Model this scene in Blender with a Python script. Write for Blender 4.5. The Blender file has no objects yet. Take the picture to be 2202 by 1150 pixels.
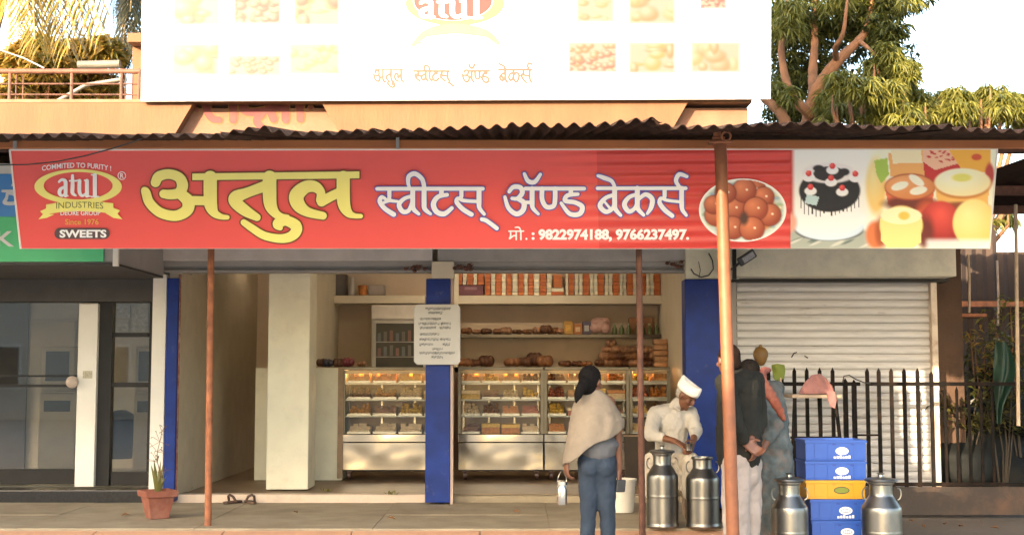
import bpy, bmesh, math, random
import numpy as np
from mathutils import Vector, Matrix
random.seed(7); R = math.radians
# ------------------------------------------------------------------ camera, sky, sun, exposure
W0, H0, F0 = 2202.0, 1150.0, 2806.0
CAMZ = 1.53; PITCH = math.atan(225.0 / F0)
sc = bpy.context.scene; col = sc.collection
cd = bpy.data.cameras.new('camera'); cam = bpy.data.objects.new('camera', cd); col.objects.link(cam)
cd.sensor_width = 36; cd.lens = 36 * F0 / W0; cd.clip_start = .1; cd.clip_end = 500
cam.location = (0, 0, CAMZ); cam.rotation_euler = (math.pi / 2 + PITCH, 0, 0); sc.camera = cam
SUN_EL, SUN_AZ = R(15), R(35)               # azimuth measured to the left of straight behind the camera
SDIR = Vector((-math.sin(SUN_AZ) * math.cos(SUN_EL), -math.cos(SUN_AZ) * math.cos(SUN_EL), math.sin(SUN_EL)))
wd = bpy.data.worlds.new('World'); sc.world = wd; wd.use_nodes = True
nt = wd.node_tree; bg = nt.nodes['Background']
sky = nt.nodes.new('ShaderNodeTexSky'); sky.sky_type = 'NISHITA'; sky.sun_disc = False
sky.sun_elevation = SUN_EL; sky.sun_rotation = math.pi + SUN_AZ
sky.air_density = 1.0; sky.dust_density = 3.0; sky.ozone_density = 1.0
nt.links.new(sky.outputs[0], bg.inputs[0]); bg.inputs[1].default_value = 0.15
sl = bpy.data.lights.new('sun', 'SUN'); so = bpy.data.objects.new('sun', sl); col.objects.link(so)
sl.energy = 2.3; sl.angle = R(.5); sl.color = (1, .80, .56)
so.rotation_euler = SDIR.to_track_quat('Z', 'Y').to_euler(); so.location = SDIR * 60
vs = sc.view_settings; sc.display_settings.display_device = 'sRGB'
vs.view_transform = 'Standard'; vs.look = 'None'; vs.gamma = 1; vs.use_curve_mapping = False
vs.exposure = 2.98
try:
    vs.use_white_balance = True; vs.white_balance_temperature = 6900; vs.white_balance_tint = 10
except Exception: pass
sc.cycles.max_bounces = 10; sc.cycles.diffuse_bounces = 5; sc.cycles.transparent_max_bounces = 12

# ------------------------------------------------------------------ geometry helpers
cp, sp_ = math.cos(PITCH), math.sin(PITCH)
def ray(x, y):
    u = (x - W0 / 2) / F0; v = (H0 / 2 - y) / F0
    return Vector((u, cp - v * sp_, sp_ + v * cp))
CAM = Vector((0, 0, CAMZ))
def P(x, y, Y):
    d = ray(x, y); return CAM + d * (Y / d.y)
def PZ(x, y, z):
    d = ray(x, y); return CAM + d * ((z - CAMZ) / d.z)
def srgb(c):
    return tuple(((v / 255) / 12.92 if v / 255 <= .04045 else ((v / 255 + .055) / 1.055) ** 2.4) for v in c)
OFF = {}
def off(o): return OFF.get(o.name, Vector((0, 0, 0))) if o else Vector((0, 0, 0))
def tag(o, label=None, cat=None, group=None, kind=None):
    if label: o['label'] = label
    if cat: o['category'] = cat
    if group: o['group'] = group
    if kind: o['kind'] = kind
    return o
def thing(name, label, cat, loc=(0, 0, 0), group=None):
    o = bpy.data.objects.new(name, None); col.objects.link(o); o.location = loc; o.empty_display_size = .1
    OFF[o.name] = Vector(loc); return tag(o, label, cat, group)
def copy_tree(o, loc, rz=None, parent=None):
    c = o.copy(); col.objects.link(c)
    if parent is None:
        c.location = loc
        if rz is not None: c.rotation_euler = (0, 0, rz)
    else: c.parent = parent
    for ch in o.children: copy_tree(ch, None, None, c)
    return c
class MB:
    def __init__(s): s.v = []; s.f = []
    def add(s, vs, fs):
        n = len(s.v); s.v += [tuple(p) for p in vs]; s.f += [tuple(i + n for i in f) for f in fs]; return s
    def box(s, x0, x1, y0, y1, z0, z1):
        v = [(x, y, z) for z in (z0, z1) for y in (y0, y1) for x in (x0, x1)]
        return s.add(v, [(0, 2, 3, 1), (4, 5, 7, 6), (0, 1, 5, 4), (2, 6, 7, 3), (0, 4, 6, 2), (1, 3, 7, 5)])
    def pbox(s, x0, x1, yt, yb, Y, d):          # front face traced in the photo at distance Y, d deep
        a = P(x0, (yt + yb) / 2, Y); b = P(x1, (yt + yb) / 2, Y); xm = (x0 + x1) / 2
        return s.box(a.x, b.x, Y, Y + d, P(xm, yb, Y).z, P(xm, yt, Y).z)
    def obox(s, c, ax, ay, az):                 # oriented box: centre and three half-axes
        c, ax, ay, az = map(Vector, (c, ax, ay, az))
        v = [c + ax * i + ay * j + az * k for k in (-1, 1) for j in (-1, 1) for i in (-1, 1)]
        return s.add(v, [(0, 2, 3, 1), (4, 5, 7, 6), (0, 1, 5, 4), (2, 6, 7, 3), (0, 4, 6, 2), (1, 3, 7, 5)])
    def tube(s, path, r, n=10, cap=True):
        path = [Vector(p) for p in path]; rs = r if isinstance(r, (list, tuple)) else [r] * len(path)
        vs = []; up = None
        for i, p in enumerate(path):
            t = (path[min(i + 1, len(path) - 1)] - path[max(i - 1, 0)]).normalized()
            if up is None: up = t.orthogonal().normalized()
            up = (up - t * up.dot(t)); up = up.normalized() if up.length > 1e-6 else t.orthogonal().normalized()
            b = t.cross(up)
            for k in range(n):
                a = 2 * math.pi * k / n; vs.append(p + (up * math.cos(a) + b * math.sin(a)) * rs[i])
        fs = [(i * n + k, i * n + (k + 1) % n, (i + 1) * n + (k + 1) % n, (i + 1) * n + k) for i in range(len(path) - 1) for k in range(n)]
        if cap: fs += [tuple(range(n - 1, -1, -1)), tuple((len(path) - 1) * n + k for k in range(n))]
        return s.add(vs, fs)
    def lathe(s, prof, c=(0, 0, 0), n=28, sx=1, sy=1):
        c = Vector(c); vs = []
        for (r, z) in prof:
            for k in range(n):
                a = 2 * math.pi * k / n; vs.append(c + Vector((r * sx * math.cos(a), r * sy * math.sin(a), z)))
        m = len(prof); fs = [(i * n + k, i * n + (k + 1) % n, (i + 1) * n + (k + 1) % n, (i + 1) * n + k) for i in range(m - 1) for k in range(n)]
        fs += [tuple(range(n - 1, -1, -1)), tuple((m - 1) * n + k for k in range(n))]
        return s.add(vs, fs)
    def ell(s, c, rx, ry, rz, n=12, m=8, basis=None):
        c = Vector(c); bx, by, bz = basis or (Vector((1, 0, 0)), Vector((0, 1, 0)), Vector((0, 0, 1)))
        vs = [c - bz * rz]
        for i in range(1, m):
            t = -math.pi / 2 + math.pi * i / m
            for k in range(n):
                a = 2 * math.pi * k / n
                vs.append(c + bx * (rx * math.cos(t) * math.cos(a)) + by * (ry * math.cos(t) * math.sin(a)) + bz * (rz * math.sin(t)))
        vs.append(c + bz * rz); L = len(vs) - 1; fs = []
        for k in range(n): fs.append((0, 1 + (k + 1) % n, 1 + k))
        for i in range(m - 2):
            for k in range(n):
                a = 1 + i * n + k; b = 1 + i * n + (k + 1) % n; fs.append((a, b, b + n, a + n))
        for k in range(n): fs.append((1 + (m - 2) * n + k, 1 + (m - 2) * n + (k + 1) % n, L))
        return s.add(vs, fs)
    def prism(s, pts, dv):                      # polygon extruded by a vector
        pts = [Vector(p) for p in pts]; n = len(pts); dv = Vector(dv)
        return s.add(pts + [p + dv for p in pts], [tuple(range(n)), tuple(range(2 * n - 1, n - 1, -1))] + [(i, i + n, (i + 1) % n + n, (i + 1) % n) for i in range(n)])
    def build(s, name, m, parent=None, smooth=False, bev=0, fix=True):
        o_ = off(parent); me = bpy.data.meshes.new(name)
        me.from_pydata([(x - o_.x, y - o_.y, z - o_.z) for x, y, z in s.v], [], s.f)
        if fix or bev:
            bm = bmesh.new(); bm.from_mesh(me)
            if fix: bmesh.ops.recalc_face_normals(bm, faces=bm.faces)
            if bev: bmesh.ops.bevel(bm, geom=bm.edges[:], offset=bev, segments=2, affect='EDGES', profile=.6, clamp_overlap=True)
            bm.to_mesh(me); bm.free()
        if smooth:
            me.polygons.foreach_set('use_smooth', [True] * len(me.polygons))
            if smooth != 2:
                try: me.set_sharp_from_angle(angle=R(42))
                except Exception: pass
        me.materials.append(m)
        o = bpy.data.objects.new(name, me); col.objects.link(o)
        if parent: o.parent = parent; OFF[o.name] = o_
        return o
def struct(mb, name, m, **k): return tag(mb.build(name, m, **k), kind='structure')

# ------------------------------------------------------------------ materials
MATS = {}
def M(name, rgb, rough=.65, metal=0., var=.16, scale=5., bump=.0, bscale=40., dirt=None, dirtamt=.35, dscale=2.5, stretch=None, spec=.5, island=0., coat=0., detail=5., dlo=.48, dhi=.72, bdetail=6):
    if name in MATS: return MATS[name]
    m = bpy.data.materials.new(name); m.use_nodes = True; MATS[name] = m
    t = m.node_tree; N = t.nodes; L = t.links; b = N['Principled BSDF']
    b.inputs['Roughness'].default_value = rough; b.inputs['Metallic'].default_value = metal
    b.inputs['Specular IOR Level'].default_value = spec; b.inputs['Coat Weight'].default_value = coat
    tc = N.new('ShaderNodeTexCoord'); src = tc.outputs['Object']
    if stretch:
        mp = N.new('ShaderNodeMapping'); mp.inputs['Scale'].default_value = stretch; L.new(src, mp.inputs[0]); src = mp.outputs[0]
    n1 = N.new('ShaderNodeTexNoise'); n1.inputs['Scale'].default_value = scale; n1.inputs['Detail'].default_value = detail; L.new(src, n1.inputs['Vector'])
    mr = N.new('ShaderNodeMapRange'); mr.inputs[1].default_value = .3; mr.inputs[2].default_value = .7
    mr.inputs[3].default_value = 1 - var; mr.inputs[4].default_value = 1 + var; L.new(n1.outputs[0], mr.inputs[0])
    val = mr.outputs[0]
    if island:
        g = N.new('ShaderNodeNewGeometry'); m2 = N.new('ShaderNodeMapRange'); m2.inputs[3].default_value = 1 - island; m2.inputs[4].default_value = 1 + island
        L.new(g.outputs['Random Per Island'], m2.inputs[0]); mm = N.new('ShaderNodeMath'); mm.operation = 'MULTIPLY'
        L.new(val, mm.inputs[0]); L.new(m2.outputs[0], mm.inputs[1]); val = mm.outputs[0]
    vm = N.new('ShaderNodeVectorMath'); vm.operation = 'SCALE'; vm.inputs[0].default_value = rgb[:3]; L.new(val, vm.inputs['Scale'])
    out = vm.outputs[0]
    if dirt:
        n2 = N.new('ShaderNodeTexNoise'); n2.inputs['Scale'].default_value = dscale; n2.inputs['Detail'].default_value = 8; n2.inputs['Roughness'].default_value = .7; L.new(src, n2.inputs['Vector'])
        r2 = N.new('ShaderNodeMapRange'); r2.inputs[1].default_value = dlo; r2.inputs[2].default_value = dhi; r2.inputs[4].default_value = dirtamt; L.new(n2.outputs[0], r2.inputs[0])
        mx = N.new('ShaderNodeMix'); mx.data_type = 'RGBA'; L.new(r2.outputs[0], mx.inputs[0]); L.new(out, mx.inputs[6]); mx.inputs[7].default_value = (*dirt, 1); out = mx.outputs[2]
    L.new(out, b.inputs['Base Color'])
    if bump:
        n3 = N.new('ShaderNodeTexNoise'); n3.inputs['Scale'].default_value = bscale; n3.inputs['Detail'].default_value = bdetail; L.new(src, n3.inputs['Vector'])
        bp = N.new('ShaderNodeBump'); bp.inputs['Strength'].default_value = bump; bp.inputs['Distance'].default_value = .02; L.new(n3.outputs[0], bp.inputs['Height']); L.new(bp.outputs[0], b.inputs['Normal'])
    return m
def Mleaf(name, a, b_, trans=.35):
    m = bpy.data.materials.new(name); m.use_nodes = True; t = m.node_tree; N = t.nodes; L = t.links; b = N['Principled BSDF']
    g = N.new('ShaderNodeNewGeometry'); rp = N.new('ShaderNodeValToRGB')
    rp.color_ramp.elements[0].color = (*a, 1); rp.color_ramp.elements[1].color = (*b_, 1); L.new(g.outputs['Random Per Island'], rp.inputs[0])
    L.new(rp.outputs[0], b.inputs['Base Color']); b.inputs['Roughness'].default_value = .42
    tr = N.new('ShaderNodeBsdfTranslucent'); L.new(rp.outputs[0], tr.inputs[0]); mx = N.new('ShaderNodeMixShader'); mx.inputs[0].default_value = trans
    L.new(b.outputs[0], mx.inputs[1]); L.new(tr.outputs[0], mx.inputs[2]); L.new(mx.outputs[0], N['Material Output'].inputs[0]); return m
def Mglass(name, tint=(1, 1, 1), refl=.12):
    m = bpy.data.materials.new(name); m.use_nodes = True; t = m.node_tree; N = t.nodes; L = t.links; N.remove(N['Principled BSDF'])
    tr = N.new('ShaderNodeBsdfTransparent'); tr.inputs[0].default_value = (*tint, 1); gl = N.new('ShaderNodeBsdfGlossy'); gl.inputs['Roughness'].default_value = .02
    fr = N.new('ShaderNodeFresnel'); fr.inputs[0].default_value = 1.5; ad = N.new('ShaderNodeMath'); ad.inputs[1].default_value = refl - .04; L.new(fr.outputs[0], ad.inputs[0])
    mx = N.new('ShaderNodeMixShader'); L.new(ad.outputs[0], mx.inputs[0]); L.new(tr.outputs[0], mx.inputs[1]); L.new(gl.outputs[0], mx.inputs[2]); L.new(mx.outputs[0], N['Material Output'].inputs[0]); return m
def Memit(name, rgb, s):
    m = bpy.data.materials.new(name); m.use_nodes = True; b = m.node_tree.nodes['Principled BSDF']
    b.inputs['Base Color'].default_value = (*rgb, 1); b.inputs['Emission Color'].default_value = (*rgb, 1); b.inputs['Emission Strength'].default_value = s; return m
def Mprint(name, rough=.5):
    m = bpy.data.materials.new(name); m.use_nodes = True; t = m.node_tree; b = t.nodes['Principled BSDF']; b.inputs['Roughness'].default_value = rough
    a = t.nodes.new('ShaderNodeAttribute'); a.attribute_name = 'print'; t.links.new(a.outputs['Color'], b.inputs['Base Color']); return m
CREAM = M('cream_paint', (.74, .70, .54), .6, var=.05, dirt=(.42, .34, .23), dirtamt=.4, dscale=3.5, dlo=.52, dhi=.78, bump=.08)
CREAM2 = M('dull_cream_paint', (.66, .585, .45), .65, var=.07, dirt=(.4, .33, .24), dirtamt=.3, bump=.08)
PEACH = M('peach_plaster', (.165, .072, .034), .85, var=.12, dirt=(.17, .09, .05), dirtamt=.55, dscale=1.6, stretch=(1, 1, .25), bump=.2)
PEACH2 = M('pink_plaster', (.20, .098, .060), .85, var=.12, dirt=(.2, .12, .07), dirtamt=.4, bump=.2)
WHITEP = M('white_paint', (.76, .73, .66), .55, var=.05, dirt=(.45, .4, .32), dirtamt=.3)
BLUEP = M('royal_blue_paint', (.005, .028, .19), .5, var=.22, scale=5, dirt=(.10, .11, .16), dirtamt=.5, dscale=7, dlo=.60, dhi=.70, spec=.25)
RUST = M('rusty_red_oxide', (.30, .105, .045), .7, var=.3, scale=14, dirt=(.10, .04, .02), dirtamt=.6, dscale=9, bump=.25)
RUSTL = M('sunned_red_oxide', (.21, .07, .028), .55, var=.18, scale=11, dirt=(.14, .045, .02), dirtamt=.5, dscale=7, bump=.15)
DARKRUST = M('dark_rusty_iron', (.11, .045, .028), .75, var=.35, scale=12, bump=.3)
TIN = M('weathered_tin_sheet', (.030, .016, .011), .85, spec=.15, var=.4, scale=4, dirt=(.065, .036, .024), dirtamt=.7, dscale=5, bump=.2)
STEEL = M('brushed_steel', (.62, .60, .56), .26, 1, var=.06, scale=3, bump=.05, bscale=6, stretch=(1, 1, 6))
STEELW = M('dented_steel_panel', (.42, .385, .32), .15, 1, var=.06, scale=3, bump=1.0, bscale=2.4, bdetail=1.2, detail=2)
CONC = M('grey_cement', (.33, .27, .185), .85, var=.15, scale=3, dirt=(.19, .145, .095), dirtamt=.65, dscale=1.8, dlo=.46, dhi=.66, bump=.2)
PINKC = M('peach_cement', (.58, .31, .185), .9, var=.16, scale=2.5, dirt=(.32, .21, .14), dirtamt=.6, bump=.3)
SOIL = M('dusty_street', (.12, .092, .07), .95, var=.25, scale=1.5, dirt=(.10, .075, .055), dirtamt=.7, dscale=1.2, bump=.5, bscale=18)
TILE = M('brown_floor_tile', (.27, .185, .115), .5, var=.15, scale=4)
BLACKG = M('black_granite', (.022, .022, .024), .25, var=.3, scale=40)
DKFRAME = M('dark_bronze_frame', (.018, .017, .017), .45, 0., spec=.25, var=.2)
GREYP = M('grey_paint', (.33, .31, .29), .6, var=.12, dirt=(.16, .14, .12), dirtamt=.5)
SOFFIT = M('dark_grey_soffit', (.062, .058, .055), .7, var=.15)
BLACKP = M('black_plastic', (.02, .02, .022), .45)
BLACKI = M('black_iron', (.006, .005, .0045), .7, 0., spec=.12, var=.35, scale=15, dirt=(.06, .025, .012), dirtamt=.4, dscale=8)
WOOD = M('worn_wood', (.32, .22, .14), .7, var=.25, scale=8, stretch=(1, 6, 1), bump=.2)
TERRA = M('terracotta', (.24, .078, .048), .8, var=.2, scale=9, dirt=(.5, .3, .22), dirtamt=.35, bump=.2)
GLASS = Mglass('clear_glass', (.97, .98, .97), .015)
DGLASS = Mglass('smoked_glass', (.74, .72, .68), .075)
PRINT = Mprint('printed_flex', .45)

# ------------------------------------------------------------------ lettering: strokes -> signed distance grid -> flat polygons
def spline(pts, n=7):
    p = [np.array(q, float) for q in pts]; out = []
    for i in range(len(p) - 1):
        a = p[max(i - 1, 0)]; b = p[i]; c = p[i + 1]; d = p[min(i + 2, len(p) - 1)]
        for k in range(n):
            t = k / n; out.append(.5 * ((2 * b) + (c - a) * t + (2 * a - 5 * b + 4 * c - d) * t * t + (3 * b - a - 3 * c + d) * t ** 3))
    out.append(p[-1]); return out
def sdf_of(shapes, X, Y):
    D = np.full(X.shape, 1e9)
    for s in shapes:
        if s[0] == 's':                       # stroke with a radius at each node
            q = s[1]
            for a, b in zip(q[:-1], q[1:]):
                dx, dy = b[0] - a[0], b[1] - a[1]; L2 = dx * dx + dy * dy + 1e-9
                t = np.clip(((X - a[0]) * dx + (Y - a[1]) * dy) / L2, 0, 1)
                D = np.minimum(D, np.hypot(X - a[0] - t * dx, Y - a[1] - t * dy) - (a[2] + t * (b[2] - a[2])))
        elif s[0] == 'e':                     # ellipse
            _, cx, cy, rx, ry = s; k = np.hypot((X - cx) / rx, (Y - cy) / ry); D = np.minimum(D, (k - 1) * min(rx, ry))
        elif s[0] == 'x':                     # cut an ellipse out
            _, cx, cy, rx, ry = s; k = np.hypot((X - cx) / rx, (Y - cy) / ry); D = np.maximum(D, -(k - 1) * min(rx, ry))
        elif s[0] == 'p':                     # polygon
            pts = s[1]; ins = np.zeros(X.shape, bool); dd = np.full(X.shape, 1e9)
            for a, b in zip(pts, pts[1:] + pts[:1]):
                dx, dy = b[0] - a[0], b[1] - a[1]; t = np.clip(((X - a[0]) * dx + (Y - a[1]) * dy) / (dx * dx + dy * dy + 1e-9), 0, 1)
                dd = np.minimum(dd, np.hypot(X - a[0] - t * dx, Y - a[1] - t * dy))
                ins ^= ((a[1] > Y) != (b[1] > Y)) & (X < dx * (Y - a[1]) / (dy if abs(dy) > 1e-9 else 1e-9) + a[0])
            D = np.minimum(D, np.where(ins, -dd, dd))
    return D
def bbox(shapes, pad):
    xs, ys = [], []
    for s in shapes:
        if s[0] in 'sp':
            for q in s[1]: r = q[2] if s[0] == 's' else 0; xs += [q[0] - r, q[0] + r]; ys += [q[1] - r, q[1] + r]
        elif s[0] == 'e': xs += [s[1] - s[3], s[1] + s[3]]; ys += [s[2] - s[4], s[2] + s[4]]
    return min(xs) - pad, max(xs) + pad, min(ys) - pad, max(ys) + pad
def ink(shapes, iso=0., step=1., merge=True):
    x0, x1, y0, y1 = bbox(shapes, iso + step * 1.5)
    xs = np.arange(x0, x1 + step, step); ys = np.arange(y0, y1 + step, step); X, Y = np.meshgrid(xs, ys); D = sdf_of(shapes, X, Y) - iso
    V = []; F = []; key = {}
    def vid(x, y):
        k = (round(x, 4), round(y, 4))
        if k not in key: key[k] = len(V); V.append(k)
        return key[k]
    I = D < 0
    for j in range(len(ys) - 1):
        run = None
        for i in range(len(xs) - 1):
            c = (I[j, i], I[j, i + 1], I[j + 1, i + 1], I[j + 1, i])
            if all(c) and merge:
                if run is None: run = i
                continue
            if run is not None:
                F.append((vid(xs[run], ys[j]), vid(xs[i], ys[j]), vid(xs[i], ys[j + 1]), vid(xs[run], ys[j + 1]))); run = None
            if not any(c): continue
            cs = [(xs[i], ys[j], D[j, i]), (xs[i + 1], ys[j], D[j, i + 1]), (xs[i + 1], ys[j + 1], D[j + 1, i + 1]), (xs[i], ys[j + 1], D[j + 1, i])]
            poly = []
            for a, b in zip(cs, cs[1:] + cs[:1]):
                if a[2] < 0: poly.append(vid(a[0], a[1]))
                if (a[2] < 0) != (b[2] < 0):
                    t = a[2] / (a[2] - b[2]); poly.append(vid(a[0] + t * (b[0] - a[0]), a[1] + t * (b[1] - a[1])))
            poly = [q for k, q in enumerate(poly) if q != poly[k - 1]]
            if len(poly) >= 3: F.append(tuple(poly))
    return V, F
def plane_map(p0, nrm):
    nrm = Vector(nrm).normalized()
    if nrm.dot(CAM - p0) < 0: nrm = -nrm
    def f(x, y, o=0.):
        d = ray(x, y); return CAM + d * ((p0 + nrm * o - CAM).dot(nrm) / d.dot(nrm))
    return f
def lay(name, VF, mp, o, m, parent, colfn=None):
    V, F = VF; mb = MB(); mb.add([mp(x, y, o) for x, y in V], F)
    ob = mb.build(name, m, parent, fix=False)
    if colfn:
        at = ob.data.color_attributes.new('print', 'FLOAT_COLOR', 'POINT'); C = colfn(np.array([v[0] for v in V]), np.array([v[1] for v in V]))
        at.data.foreach_set('color', np.concatenate([C, np.ones((len(V), 1))], 1).astype('f').ravel())
    return ob
def S(pts, n=6, base=(0, 0), k=1., r=None, rk=1.):
    q = [((x / k) + base[0], (y / k) + base[1], (r if r is not None else rr / k * rk)) for x, y, rr in pts]
    return ('s', [tuple(v) for v in spline(q, n)])
_tx = {}
def latin(s, box, bold=0., narrow=None):        # built-in font, fitted into a pixel box; returns (V,F)
    cu = bpy.data.curves.new('t', 'FONT'); cu.body = s; cu.size = 1; cu.offset = bold; cu.resolution_u = 3
    ob = bpy.data.objects.new('t', cu); col.objects.link(ob); dg = bpy.context.evaluated_depsgraph_get(); dg.update()
    me = ob.evaluated_get(dg).to_mesh(); V = [(v.co.x, v.co.y) for v in me.vertices]; F = [tuple(p.vertices) for p in me.polygons]
    ob.evaluated_get(dg).to_mesh_clear(); bpy.data.objects.remove(ob); bpy.data.curves.remove(cu)
    xs = [v[0] for v in V]; ys = [v[1] for v in V]; ax, bx, ay, by = min(xs), max(xs), min(ys), max(ys)
    x0, x1, yt, yb = box
    return [(x0 + (x - ax) / (bx - ax) * (x1 - x0), yb + (y - ay) / (by - ay) * (yt - yb)) for x, y in V], F
def arc(VF, cx, sag, half):                      # bend text upwards in its middle
    return [(x, y + sag * ((x - cx) / half) ** 2) for x, y in VF[0]], VF[1]
# the four words, each traced from an enlarged crop: (x, y, radius) in crop pixels, crop scale 3.486
K = 3.486
ATUL = [[(190, 252, 36), (215, 208, 38), (290, 190, 36), (365, 215, 38), (392, 275, 42), (365, 330, 38), (300, 343, 36), (250, 338, 32)],
  [(370, 335, 38), (432, 390, 46), (425, 460, 44), (340, 502, 39), (225, 478, 37), (145, 405, 36), (118, 330, 34), (106, 310, 24)],
  [(430, 388, 34), (570, 390, 34)], [(600, 215, 50), (600, 330, 50), (604, 420, 48), (630, 480, 32), (680, 508, 22), (728, 514, 17)],
  [(1010, 280, 40), (880, 328, 38), (795, 362, 48), (790, 400, 46), (860, 462, 42), (950, 514, 28)],
  [(1045, 215, 51), (1045, 330, 51), (1052, 420, 47), (1085, 480, 34), (1130, 508, 26), (1180, 510, 16)],
  [(1124, 592, 20), (1108, 562, 40), (1165, 538, 38), (1240, 575, 42), (1240, 625, 40), (1190, 663, 36), (1110, 672, 32), (1000, 648, 30), (910, 592, 28), (852, 552, 24)],
  [(1570, 325, 34), (1500, 360, 36), (1435, 397, 36)], [(1425, 385, 32), (1428, 325, 33), (1380, 283, 42), (1310, 290, 47), (1248, 350, 55), (1262, 420, 50), (1330, 474, 36), (1445, 502, 29)],
  [(1597, 215, 49), (1597, 330, 49), (1604, 420, 46), (1635, 480, 32), (1680, 502, 20), (1728, 505, 17)]]
ATULH = [(465, 186), (1718, 170), (1718, 222), (465, 236)]
SWEETS = [[(108, 300, 15), (900, 300, 15)], [(200, 305, 16), (200, 350, 16), (204, 385, 14), (262, 395, 11)], [(172, 378, 12), (143, 362, 15), (128, 395, 18), (165, 447, 18), (232, 492, 19)],
  [(143, 412, 12), (172, 398, 12), (204, 388, 13)], [(375, 305, 19), (375, 400, 19), (380, 450, 18), (420, 488, 13)], [(368, 355, 14), (310, 375, 15), (272, 420, 18), (300, 470, 18), (345, 462, 16), (368, 400, 12)],
  [(460, 305, 19), (460, 400, 19), (465, 450, 18), (508, 488, 12)], [(462, 300, 16), (447, 232, 17), (395, 188, 18), (348, 205, 18), (340, 250, 15), (350, 292, 12)],
  [(590, 305, 18), (590, 345, 18)], [(632, 345, 15), (565, 360, 18), (530, 412, 20), (552, 470, 20), (610, 488, 19), (668, 445, 15)],
  [(740, 305, 16), (740, 350, 16), (744, 385, 14), (860, 395, 13)], [(735, 382, 12), (712, 372, 14), (704, 400, 17), (750, 452, 18), (815, 492, 18)],
  [(872, 305, 19), (872, 400, 19), (876, 445, 16), (910, 490, 13)], [(892, 528, 15), (930, 540, 16), (1005, 596, 16)]]
AND = [[(1098, 322, 14), (1128, 288, 17), (1180, 290, 18), (1196, 330, 19), (1160, 372, 16), (1120, 372, 14)], [(1160, 374, 16), (1208, 405, 20), (1200, 462, 20), (1150, 488, 19), (1092, 442, 17), (1066, 362, 13)],
  [(1205, 402, 14), (1262, 402, 14)], [(1270, 300, 19), (1270, 400, 19), (1276, 445, 16), (1316, 488, 12)], [(1212, 188, 13), (1240, 242, 17), (1290, 248, 17), (1332, 192, 13)], [(1220, 299, 15), (1660, 299, 15)],
  [(1345, 300, 18), (1345, 380, 18), (1376, 434, 18), (1428, 430, 18), (1442, 380, 18), (1442, 300, 18)], [(1560, 300, 17), (1560, 338, 17)],
  [(1612, 340, 14), (1535, 350, 17), (1518, 390, 17), (1590, 402, 17), (1645, 435, 19), (1625, 488, 19), (1550, 486, 17), (1488, 408, 13)]]
BAKERS = [[(156, 366, 14), (818, 366, 14)], [(285, 366, 19), (285, 470, 19), (290, 520, 18), (330, 568, 13)], [(280, 415, 14), (215, 440, 16), (175, 495, 19), (215, 540, 18), (262, 525, 15), (282, 480, 12)],
  [(205, 462, 9), (250, 515, 11)], [(160, 272, 12), (205, 288, 17), (262, 312, 15), (288, 362, 13)], [(455, 366, 19), (455, 470, 19), (460, 520, 18), (502, 566, 13)],
  [(450, 412, 14), (390, 435, 16), (358, 488, 19), (390, 538, 18), (432, 520, 15), (452, 475, 12)], [(458, 455, 13), (515, 412, 17), (565, 445, 19), (560, 505, 18), (530, 555, 12)],
  [(660, 370, 16), (660, 420, 16), (664, 452, 13), (780, 468, 12)], [(655, 448, 12), (630, 442, 14), (622, 475, 17), (660, 528, 18), (716, 572, 17)],
  [(787, 366, 18), (787, 470, 18), (792, 525, 16), (822, 568, 12)], [(775, 362, 13), (745, 310, 16), (770, 262, 17), (826, 278, 13)]]
def word(strokes, base, k=K, fx=None, r=None):
    out = []
    for s in strokes:
        q = [(x / k + base[0], y / k + base[1], rr / k) for x, y, rr in s]
        if fx: q = [(*fx(x, y), r) for x, y, _ in q]
        out.append(('s', [tuple(v) for v in spline(q, 6)]))
    return out
# ------------------------------------------------------------------ ground, pavement
def pX(x, Y): return (x - W0 / 2) / F0 * Y * 1.0
g = MB(); ys = [-60, -20, 0, 8, 9.4, 10.2, 11, 12, 12.6, 14, 18, 30, 60, 140]
def gz(y): return .05 + .10 * min(1, max(0, (y - 10.4) / 2.1))
xs = [-140, -40, -12, -8, -4, 0, 1.9, 4, 8, 14, 40, 140]
g.add([(x, y, gz(y) if y < 20 or x > 1.9 else -.2) for y in ys for x in xs], [(j * len(xs) + i, j * len(xs) + i + 1, (j + 1) * len(xs) + i + 1, (j + 1) * len(xs) + i) for j in range(len(ys) - 1) for i in range(len(xs) - 1)])
struct(g, 'ground', SOIL, fix=False)
m = MB(); m.box(-60, 60, -13.5, 10.35, .04, .056); struct(m, 'street', M('pale_bounce_road', (.46, .42, .36), .9, var=.12, scale=1.2, dirt=(.3, .27, .22), dirtamt=.5, bump=.2))  # unseen pale road sheet added to bounce light up onto the banner
PVX = 1.80
m = MB(); ysl = (10.98, 12.02, 13.14); xj = [-13 + i * 1.48 for i in range(11)]; xj[-1] = PVX
for j in range(2):
    for i in range(10): m.box(xj[i] + .0015, xj[i + 1] - .0015, ysl[j] + .003, ysl[j + 1] - .003, -.2, .24 - .0015 * ((i + j) % 3))
m.box(-13, PVX - .01, 10.99, 13.13, -.25, .232); struct(m, 'pavement', CONC, bev=.004)
m = MB()
for k in range(14):
    xa = -12.98 + k * 1.06
    m.prism([(xa, 10.05 + .03 * math.sin(k * 3), .07), (xa + 1.052, 10.05 + .03 * math.sin(k * 3 + 3), .07), (xa + 1.052, 10.972, .222), (xa, 10.972, .222)], (0, 0, -.4))
m.v = [(min(x, PVX - .01), y, z) for x, y, z in m.v]
struct(m, 'cement_ramp', PINKC, bev=.008)
m = MB(); m.box(-3.40, 1.93, 13.30, 17.3, -.1, .31); struct(m, 'shop_floor', TILE)

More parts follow.
